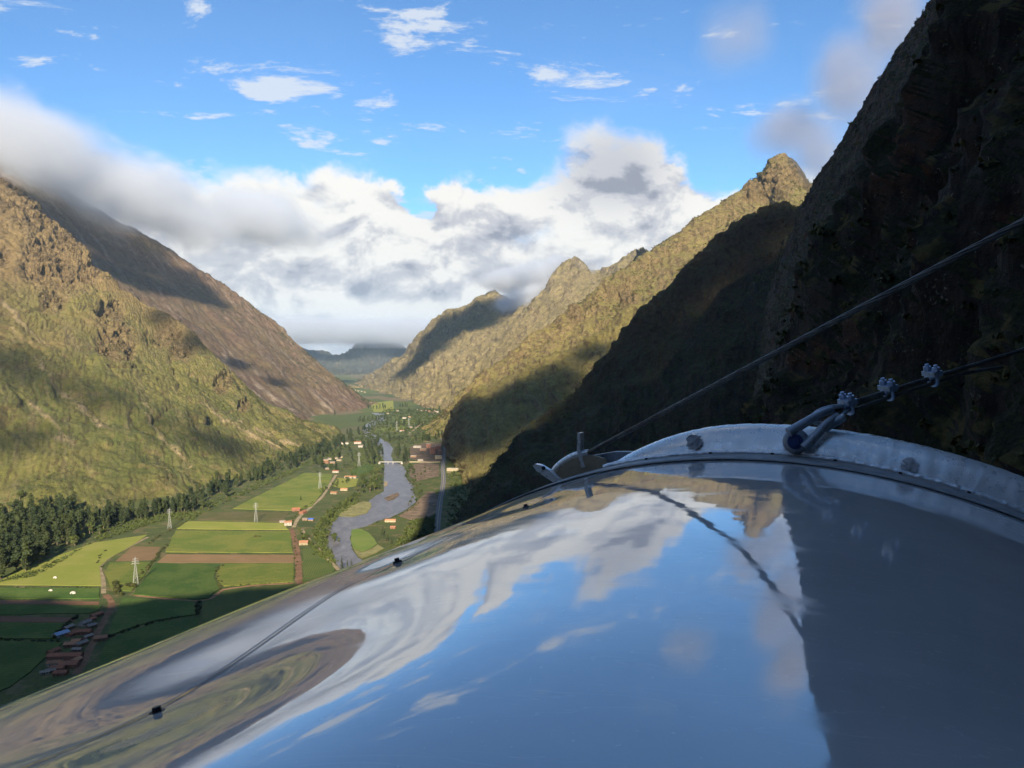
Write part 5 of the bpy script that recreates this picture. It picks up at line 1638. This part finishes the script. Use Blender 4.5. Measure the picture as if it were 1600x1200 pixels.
for k, (s, t) in enumerate(hits):
    nrm = rx * math.sin(t) + ux * math.cos(t)
    bolt(cyl(s, t, CR - (0.029, 0.006, 0.003)[k]), nrm, 0.0036, 0.0045, M['black_bolt'])
for q in [(1010, 717), (1110, 708), (1207, 708), (1305, 718), (1407, 738), (1515, 766)]:
    p = CP(q[0], q[1], SD + 0.004); t = math.atan2(p.dot(rx), p.dot(ux))
    nrm = rx * math.sin(t) + ux * math.cos(t)
    bolt(cyl(SD + 0.002, t, CR + 0.003), nrm, 0.0034, 0.005, M['black_bolt'])
# grey sealant patches on the rim face
for (px, py, r) in [(1085, 690, 0.019), (1421, 727, 0.017)]:
    c0 = CP(px, py, SD + 0.022)
    m_ = MB(); ring_pts = []
    for i in range(22):
        a = 2 * math.pi * i / 22; rr = r * rng.uniform(0.75, 1.1)
        ring_pts.append(c0 + rx * math.cos(a) * rr + (ux * 0.82 + ax * 0.5) * math.sin(a) * rr - ax * 0.003 + ux * 0.0006)
    cen = sum(ring_pts, Vector()) / 22 - ax * 0.0008
    vs = ring_pts + [c0 + (q - c0) * 0.55 - ax * 0.001 + Vector((rng.uniform(-1, 1), rng.uniform(-1, 1), rng.uniform(-1, 1))) * 0.0015 for q in ring_pts] + [cen - ax * 0.003]
    m_.add(vs, [(i, (i + 1) % 22, 22 + (i + 1) % 22, 22 + i) for i in range(22)] + [(22 + i, 22 + (i + 1) % 22, 44) for i in range(22)], True)
    m_.build('sealant_patch', M['smudge'], cap)


def plate(name, poly, s0, s1, mat, parent, bev=0.0):
    """plate cut to an outline, with real thickness along the capsule"""
    n = len(poly)
    mid = (s0 + s1) / 2
    F0 = [CP(px, py, mid) for px, py in poly]
    vs = [p + ax * (s0 - mid) for p in F0] + [p + ax * (s1 - mid) for p in F0]
    fs = [tuple(range(n)), tuple(range(2 * n - 1, n - 1, -1))] + [(i, n + i, n + (i + 1) % n, (i + 1) % n) for i in range(n)]
    return MB().add(vs, fs).build(name, mat, parent)


br = empty('lifting_bracket', (0, 0, 0)); br.parent = cap
plate('tab', [(905, 676), (909.5, 676), (909.5, 701), (917, 729), (911, 730), (904, 703)], 1.765, 1.79, M['alu'], br)
arc = catmull(np.array([CP(*q, 1.775) for q in [(861, 746), (866, 736), (875, 726), (888, 717), (903, 710.5), (920, 707.5)]]), np.linspace(0, 5, 26))
MB().tube([tuple(p) for p in arc], [0.0085] * 26, 12).build('bent_pipe', M['alu'], br)
plate('stained_web', [(866, 745), (876, 731), (890, 720), (905, 713), (926, 711), (946, 716), (950, 728), (925, 737), (898, 747), (880, 755)], 1.765, 1.772, M['stained'], br)
lug = [(834, 727), (838, 724.5), (846, 726), (860, 734), (870, 744), (881, 753), (877, 758), (868, 754), (852, 744), (840, 735)]
plate('lug', lug, 1.70, 1.715, M['alu'], br)
bolt(CP(849, 731.5, 1.699), -ax, 0.0028, 0.003, M['black_bolt'], 'lug_bolt', br)
ap = [CP(*q, 1.79) for q in [(925, 712), (960, 706), (990, 706), (955, 724), (935, 730)]]
MB().add([tuple(p) for p in ap] + [tuple(p + ax * 0.02) for p in ap], [(0, 1, 2, 3, 4), (9, 8, 7, 6, 5)] + [(i, 5 + i, 5 + (i + 1) % 5, (i + 1) % 5) for i in range(5)]).build('gusset', M['galv'], br)


def rope(name, label, pts, dia, parent=None, strands=6, pitch=5.2):
    """laid wire rope: strands wound round one another"""
    P = [Vector(p) for p in pts]
    e = empty(name, tuple(P[0])); tag(e, label, 'cable')
    if parent: e.parent = parent
    A_ = np.array([tuple(p - P[0]) for p in P])
    seg = np.linalg.norm(np.diff(A_, axis=0), axis=1); L = seg.sum()
    nn = int(L / (dia * pitch) * 12)
    t = np.interp(np.linspace(0, L, nn), np.concatenate([[0], np.cumsum(seg)]), np.arange(len(A_)))
    C = catmull(A_, t) if len(A_) > 2 else A_[0] + (A_[1] - A_[0]) * t[:, None]
    T = np.gradient(C, axis=0); T /= np.linalg.norm(T, axis=1)[:, None]
    up = np.array([0.13, 0.05, 1.0]); U1 = np.cross(T, up); U1 /= np.linalg.norm(U1, axis=1)[:, None]; V1 = np.cross(T, U1)
    ph = np.linspace(0, L, nn) / (dia * pitch) * 2 * math.pi
    rs = dia * 0.155
    for k in range(strands):
        a = ph + 2 * math.pi * k / strands
        Q = C + (U1 * np.cos(a)[:, None] + V1 * np.sin(a)[:, None]) * (dia * 0.33)
        MB().tube([tuple(q) for q in Q], rs, 5).build('strand', M['rope'], e)
    return e


def wp(px, py, s): return BASE + CP(px, py, s)


P0 = wp(908, 713, 1.78); P1 = wp(1600, 345, 1.42)
rope('support_cable', 'thick twisted steel cable slanting up across the dark cliff', [P0, P1, P1 + (P1 - P0) * 8.0], 0.0112)
K = [wp(1300, 645, 1.78), wp(1325, 634, 1.80), wp(1388, 612, 1.86), wp(1457, 590, 1.93), wp(1600, 546, 2.08)]
K.append(K[-1] + (K[-1] - K[-2]) * 20)
an = rope('anchor_cable', 'thinner steel cable with three clips anchoring the capsule rim', [K[0], K[1], K[2], K[3], K[4], K[5]], 0.0098)
tail = [q + Vector((0, 0, -0.012)) + rx * 0.002 for q in (K[1], K[2], K[3])] + [wp(1510, 583, 1.985), wp(1566, 574, 2.04)]
P0_ = tail[0]
A_ = rope('cable_tail', 'x', tail, 0.0085)
for c_ in list(A_.children):
    c_.name = 'tail_strand'; c_.parent = an; c_.location = A_.location - an.location
bpy.data.objects.remove(A_)
loop = catmull(np.array([tuple(wp(*q) - K[0]) for q in [(1326, 634, 1.80), (1300, 636, 1.775), (1280, 642, 1.765), (1269, 652, 1.76), (1274, 660, 1.755), (1290, 662, 1.76), (1312, 651, 1.78), (1328, 638, 1.80)]]), np.linspace(0, 7, 50))
MB().tube([tuple(p) for p in loop], 0.0048, 8).build('thimble', M['galv'], an)


def clip(px, py, s, tdir, label):
    c0 = wp(px, py, s)
    e = empty('wire_rope_clip', tuple(c0)); tag(e, label, 'clip', 'cable clips on the anchor cable')
    t = tdir.normalized(); n_ = (Vector((0, 0, 1)) - t * t.z).normalized(); n_ = (n_ - ax * 0.35 - rx * 0.30).normalized(); n_ = (n_ - t * n_.dot(t)).normalized(); b_ = t.cross(n_)
    Mx = Matrix((t, b_, n_)).transposed()
    m_ = MB(); m_.box(-0.011, 0.011, -0.018, 0.018, 0.002, 0.012, Mx); m_.box(-0.013, 0.013, -0.010, 0.010, -0.004, 0.0019, Mx); m_.build('saddle', M['zinc'], e)
    pts = [Mx @ Vector((0, -0.012, 0.026))] + [Mx @ Vector((0, -0.012 * math.cos(a), -0.010 - 0.010 * math.sin(a))) for a in np.linspace(0, math.pi, 10)] + [Mx @ Vector((0, 0.012, 0.026))]
    MB().tube([tuple(p) for p in pts], 0.0042, 8).build('u_bolt', M['zinc'], e)
    for sg in (-1, 1):
        k = MB(); hexv = [(0.0082 * math.cos(a), sg * 0.012 + 0.0082 * math.sin(a)) for a in [math.pi / 3 * i for i in range(6)]]
        k.prism(hexv, 0.0125, 0.021, Mx); k.build('nut', M['zinc'], e)
    return e


clip(1325, 632, 1.80, K[2] - K[1], 'cable clip nearest the shackle, lowest of the three')
clip(1388, 610, 1.86, K[3] - K[2], 'middle one of the three blue-grey cable clips')
clip(1457, 588, 1.93, K[4] - K[3], 'cable clip farthest from the shackle, highest of the three')

sh = empty('shackle', tuple(wp(1243, 690, SD))); tag(sh, 'grey galvanised shackle bolted through the capsule rim', 'shackle')
O = wp(1243, 690, SD)
def sp(px, py, s): return wp(px, py, s) - O
# eye
m_ = MB(); eye = []
tt = -ax; q1 = rx; q2 = ux
for (r, z) in ((0.012, 0.000), (0.024, 0.000), (0.026, 0.006), (0.024, 0.013), (0.016, 0.015), (0.004, 0.0155)):
    eye += [tt * (z - 0.012) + (q1 * math.cos(a) + q2 * math.sin(a)) * r for a in [2 * math.pi * i / 24 for i in range(24)]]
m_.add(eye, [(24 * k + i, 24 * k + (i + 1) % 24, 24 * k + 24 + (i + 1) % 24, 24 * k + 24 + i) for k in range(5) for i in range(24)] + [tuple(range(120, 144))], True)
m_.build('eye', M['galv'], sh)
bolt(Vector((0, 0, 0)) + tt * 0.003, tt, 0.0095, 0.009, M['blue_bolt'], 'pin_head', sh)
for pts in ([(1232, 676, SD - 0.005), (1252, 664, SD + 0.01), (1280, 648, SD + 0.04), (1300, 640, SD + 0.07)], [(1256, 700, SD - 0.005), (1275, 680, SD + 0.005), (1292, 662, SD + 0.03), (1308, 650, SD + 0.07)]):
    C_ = catmull(np.array([tuple(sp(*q)) for q in pts]), np.linspace(0, 3, 14))
    MB().tube([tuple(p) for p in C_], [0.0105 - 0.003 * i / 13 for i in range(14)], 10).build('arm', M['galv'], sh)
MB().tube([tuple(sp(1288, 670, SD + 0.035)), tuple(sp(1318, 652, SD + 0.06))], 0.0085, 12).build('pin', M['galv'], sh)

# ------------------------------------------------------------------ low cloud on the ridges (real volumes)
def surf(px, py):
    """nearest point of the terrain seen at a pixel"""
    best = None
    for G2, _ in TERRAIN.values():
        P = G2.reshape(-1, 3); X, Y = proj(P)
        ok = np.where(np.hypot(X - px, Y - py) < 7)[0]
        if len(ok):
            q = P[ok[np.argmin(P[ok, 1])]]
            if best is None or q[1] < best[1]: best = q
    return best


def mat_cloud(name, dens, col):
    m = bpy.data.materials.new(name); m.use_nodes = True; m.node_tree.nodes.clear()
    b = NB(m.node_tree)
    v = b.new('ShaderNodeVolumePrincipled'); o = b.new('ShaderNodeOutputMaterial')
    b.put(v.inputs['Color'], col); b.put(v.inputs['Density'], dens); b.put(v.inputs['Anisotropy'], 0.25)
    b.l.new(v.outputs[0], o.inputs['Volume'])
    return m


def cloud(label, blobs, dens, vox, nscale, amp, col=(0.90, 0.94, 1.0, 1), seed=0.0, name='cloud', kind='stuff', edge=0.35):
    """blobs: (centre, (semi axes), tilt about the view axis)"""
    mn = np.min([np.array(c) - max(s) * 1.25 for c, s, r in blobs], 0); mx = np.max([np.array(c) + max(s) * 1.25 for c, s, r in blobs], 0)
    if len(blobs) == 1:
        c, s, r = blobs[0]; cs, sn = abs(math.cos(r)), abs(math.sin(r))
        h = np.array([s[0] * cs + s[2] * sn, s[1], s[0] * sn + s[2] * cs]) * 1.2
        mn, mx = np.array(c) - h, np.array(c) + h
    org = (mn + mx) / 2
    vol = bpy.data.volumes.new(name)
    o = bpy.data.objects.new(name, vol); COL.objects.link(o); o.location = tuple(org)
    ng = bpy.data.node_groups.new(name, 'GeometryNodeTree')
    ng.interface.new_socket('Geometry', in_out='OUTPUT', socket_type='NodeSocketGeometry')
    b = NB(ng)
    pos = b.new('GeometryNodeInputPosition').outputs[0]
    nz = b.noise(b.v('ADD', pos, (seed * 100, seed * 37, 0)), 1.0 / nscale, 6, 0.58, 0.3)
    tot = None
    for c, s, r in blobs:
        q = b.v('SUBTRACT', pos, tuple(np.array(c) - org))
        x, y, z = b.sep(q)
        cs, sn = math.cos(r), math.sin(r)
        x2 = b.m('ADD', b.m('MULTIPLY', x, cs / s[0]), b.m('MULTIPLY', z, sn / s[0]))
        z2 = b.m('ADD', b.m('MULTIPLY', x, -sn / s[2]), b.m('MULTIPLY', z, cs / s[2]))
        d = b.m('SUBTRACT', 1.0, b.v('LENGTH', b.comb(x2, b.m('DIVIDE', y, s[1]), z2)))
        tot = d if tot is None else b.m('MAXIMUM', tot, d)
    f = b.sstep(b.m('ADD', tot, b.m('MULTIPLY', b.m('SUBTRACT', nz, 0.5), amp)), 0.12, 0.12 + edge)
    f = b.m('MULTIPLY', f, b.sstep(tot, -0.18, 0.05))
    vc = b.new('GeometryNodeVolumeCube')
    b.put(vc.inputs['Density'], f)
    b.put(vc.inputs['Min'], tuple(mn - org)); b.put(vc.inputs['Max'], tuple(mx - org))
    for k, axn in enumerate('XYZ'):
        vc.inputs['Resolution ' + axn].default_value = int(max(8, min(170, (mx - mn)[k] / vox)))
    sm = b.new('GeometryNodeSetMaterial'); b.l.new(vc.outputs[0], sm.inputs['Geometry'])
    mt = mat_cloud('cloud_vapour', dens, col); sm.inputs['Material'].default_value = mt
    vol.materials.append(mt)
    go = b.new('NodeGroupOutput'); b.l.new(sm.outputs[0], go.inputs[0])
    md = o.modifiers.new('vapour', 'NODES'); md.node_group = ng
    tag(o, label, 'cloud', kind=kind)
    return o


def back(p, t): return np.array(p) + np.array(TO_SUN) * t


cloud('thick grey cloud lying on the crest of the brown left mountain', [(W(20, 238, 4750), (1050, 560, 400), R_(-26)), (W(215, 305, 5150), (700, 520, 300), R_(-24)), (W(-150, 150, 4700), (800, 500, 420), R_(-20)), (W(400, 345, 6000), (700, 500, 280), R_(-15))], 0.0085, 40, 520, 1.7, seed=1.0, edge=0.6)
cloud('torn cloud round the jagged dark crest', [(W(835, 470, 6350), (420, 260, 180), R_(12)), (W(905, 495, 6150), (260, 170, 100), 0.0), (W(860, 425, 6500), (420, 220, 190), 0.0), (W(790, 440, 6700), (350, 250, 130), 0.0)], 0.016, 22, 210, 1.3, seed=2.0, edge=0.6)
cloud('cloud drifting off the golden ridge knob', [(W(1278, 235, 3650), (190, 240, 260), R_(18)), (W(1225, 200, 3950), (300, 240, 190), R_(20)), (W(1320, 130, 3700), (240, 240, 330), R_(20)), (W(1390, 20, 3700), (260, 240, 300), R_(20))], 0.0085, 24, 280, 0.95, col=(0.62, 0.64, 0.74, 1), seed=3.0, edge=0.9)
cloud('thin mauve cloud high beside the dark cliff', [(W(1150, 55, 5000), (330, 260, 330), R_(10))], 0.0030, 30, 320, 1.0, col=(0.70, 0.71, 0.78, 1), seed=9.0, edge=0.9)
cloud('low bright cloud lying on the distant hills', [(W(470, 517, 12800), (1500, 900, 300), 0.0), (W(570, 519, 12800), (1300, 900, 280), 0.0), (W(660, 520, 12600), (1300, 900, 300), 0.0)], 0.005, 70, 500, 0.8, seed=10.0, edge=0.5)
# cumulus over and behind the viewer that throws the patchy slope shadows; those for the two spurs are added
def shade(label, spots, dens, seed, t=5200):
    bl = []
    for (px, py, r) in spots:
        q = surf(px, py)
        if q is None: continue
        bl.append((back(q, t), (r, r, max(r * 0.9, 70)), 0.0))
    cloud(label, bl, dens, 40, 210, 1.2, seed=seed, edge=0.7)
shade('clouds behind the viewpoint that shade the grassy slope', [(5, 556, 120), (50, 582, 130), (105, 600, 120), (160, 618, 100), (265, 655, 90), (310, 672, 100), (355, 690, 90), (40, 680, 110)], 0.013, 4.0)
shade('clouds behind the viewpoint that shade the brown mountain', [(90, 330, 330), (150, 365, 330), (205, 385, 300), (250, 415, 260), (300, 440, 200), (200, 425, 220), (330, 462, 150), (270, 445, 180), (250, 487, 100), (310, 527, 95), (370, 562, 95), (430, 590, 80)], 0.03, 5.0)
shade('clouds behind the viewpoint that shade the far crest', [(650, 550, 330), (690, 515, 380), (735, 488, 380), (775, 475, 300)], 0.022, 6.0)
shade('unseen clouds added behind the viewpoint to shade the brown spur', [(740, 660, 190), (800, 630, 190), (860, 600, 180), (700, 680, 120), (712, 665, 130), (735, 640, 130), (770, 625, 130), (820, 605, 130), (870, 580, 120), (930, 545, 120), (760, 680, 130), (705, 690, 110), (790, 655, 130), (850, 630, 130), (900, 590, 120), (725, 622, 90)], 0.03, 7.0)  # added out of view only to keep the sun off this spur
shade('unseen clouds added behind the viewpoint to shade the dark spur', [(1225, 330, 120), (1160, 370, 130), (1100, 420, 130), (1060, 465, 130), (1010, 510, 140), (960, 570, 140), (900, 640, 140), (840, 700, 140), (780, 750, 130), (1190, 420, 150), (1110, 520, 150)], 0.035, 8.0)  # dense unseen blockers, added so the sunward face of the spur stays dark

# ------------------------------------------------------------------ air
hz = MB().box(-31000, 31000, -6200, 35000, -75, 1750)
m = bpy.data.materials.new('haze_air'); m.use_nodes = True; m.node_tree.nodes.clear()
b = NB(m.node_tree)
v = b.new('ShaderNodeVolumePrincipled'); o_ = b.new('ShaderNodeOutputMaterial')
b.put(v.inputs['Color'], (0.52, 0.74, 1.0, 1)); b.put(v.inputs['Density'], 1.9e-5)
b.l.new(v.outputs[0], o_.inputs['Volume'])
tag(hz.build('haze', m), 'thin blue air haze', kind='stuff')
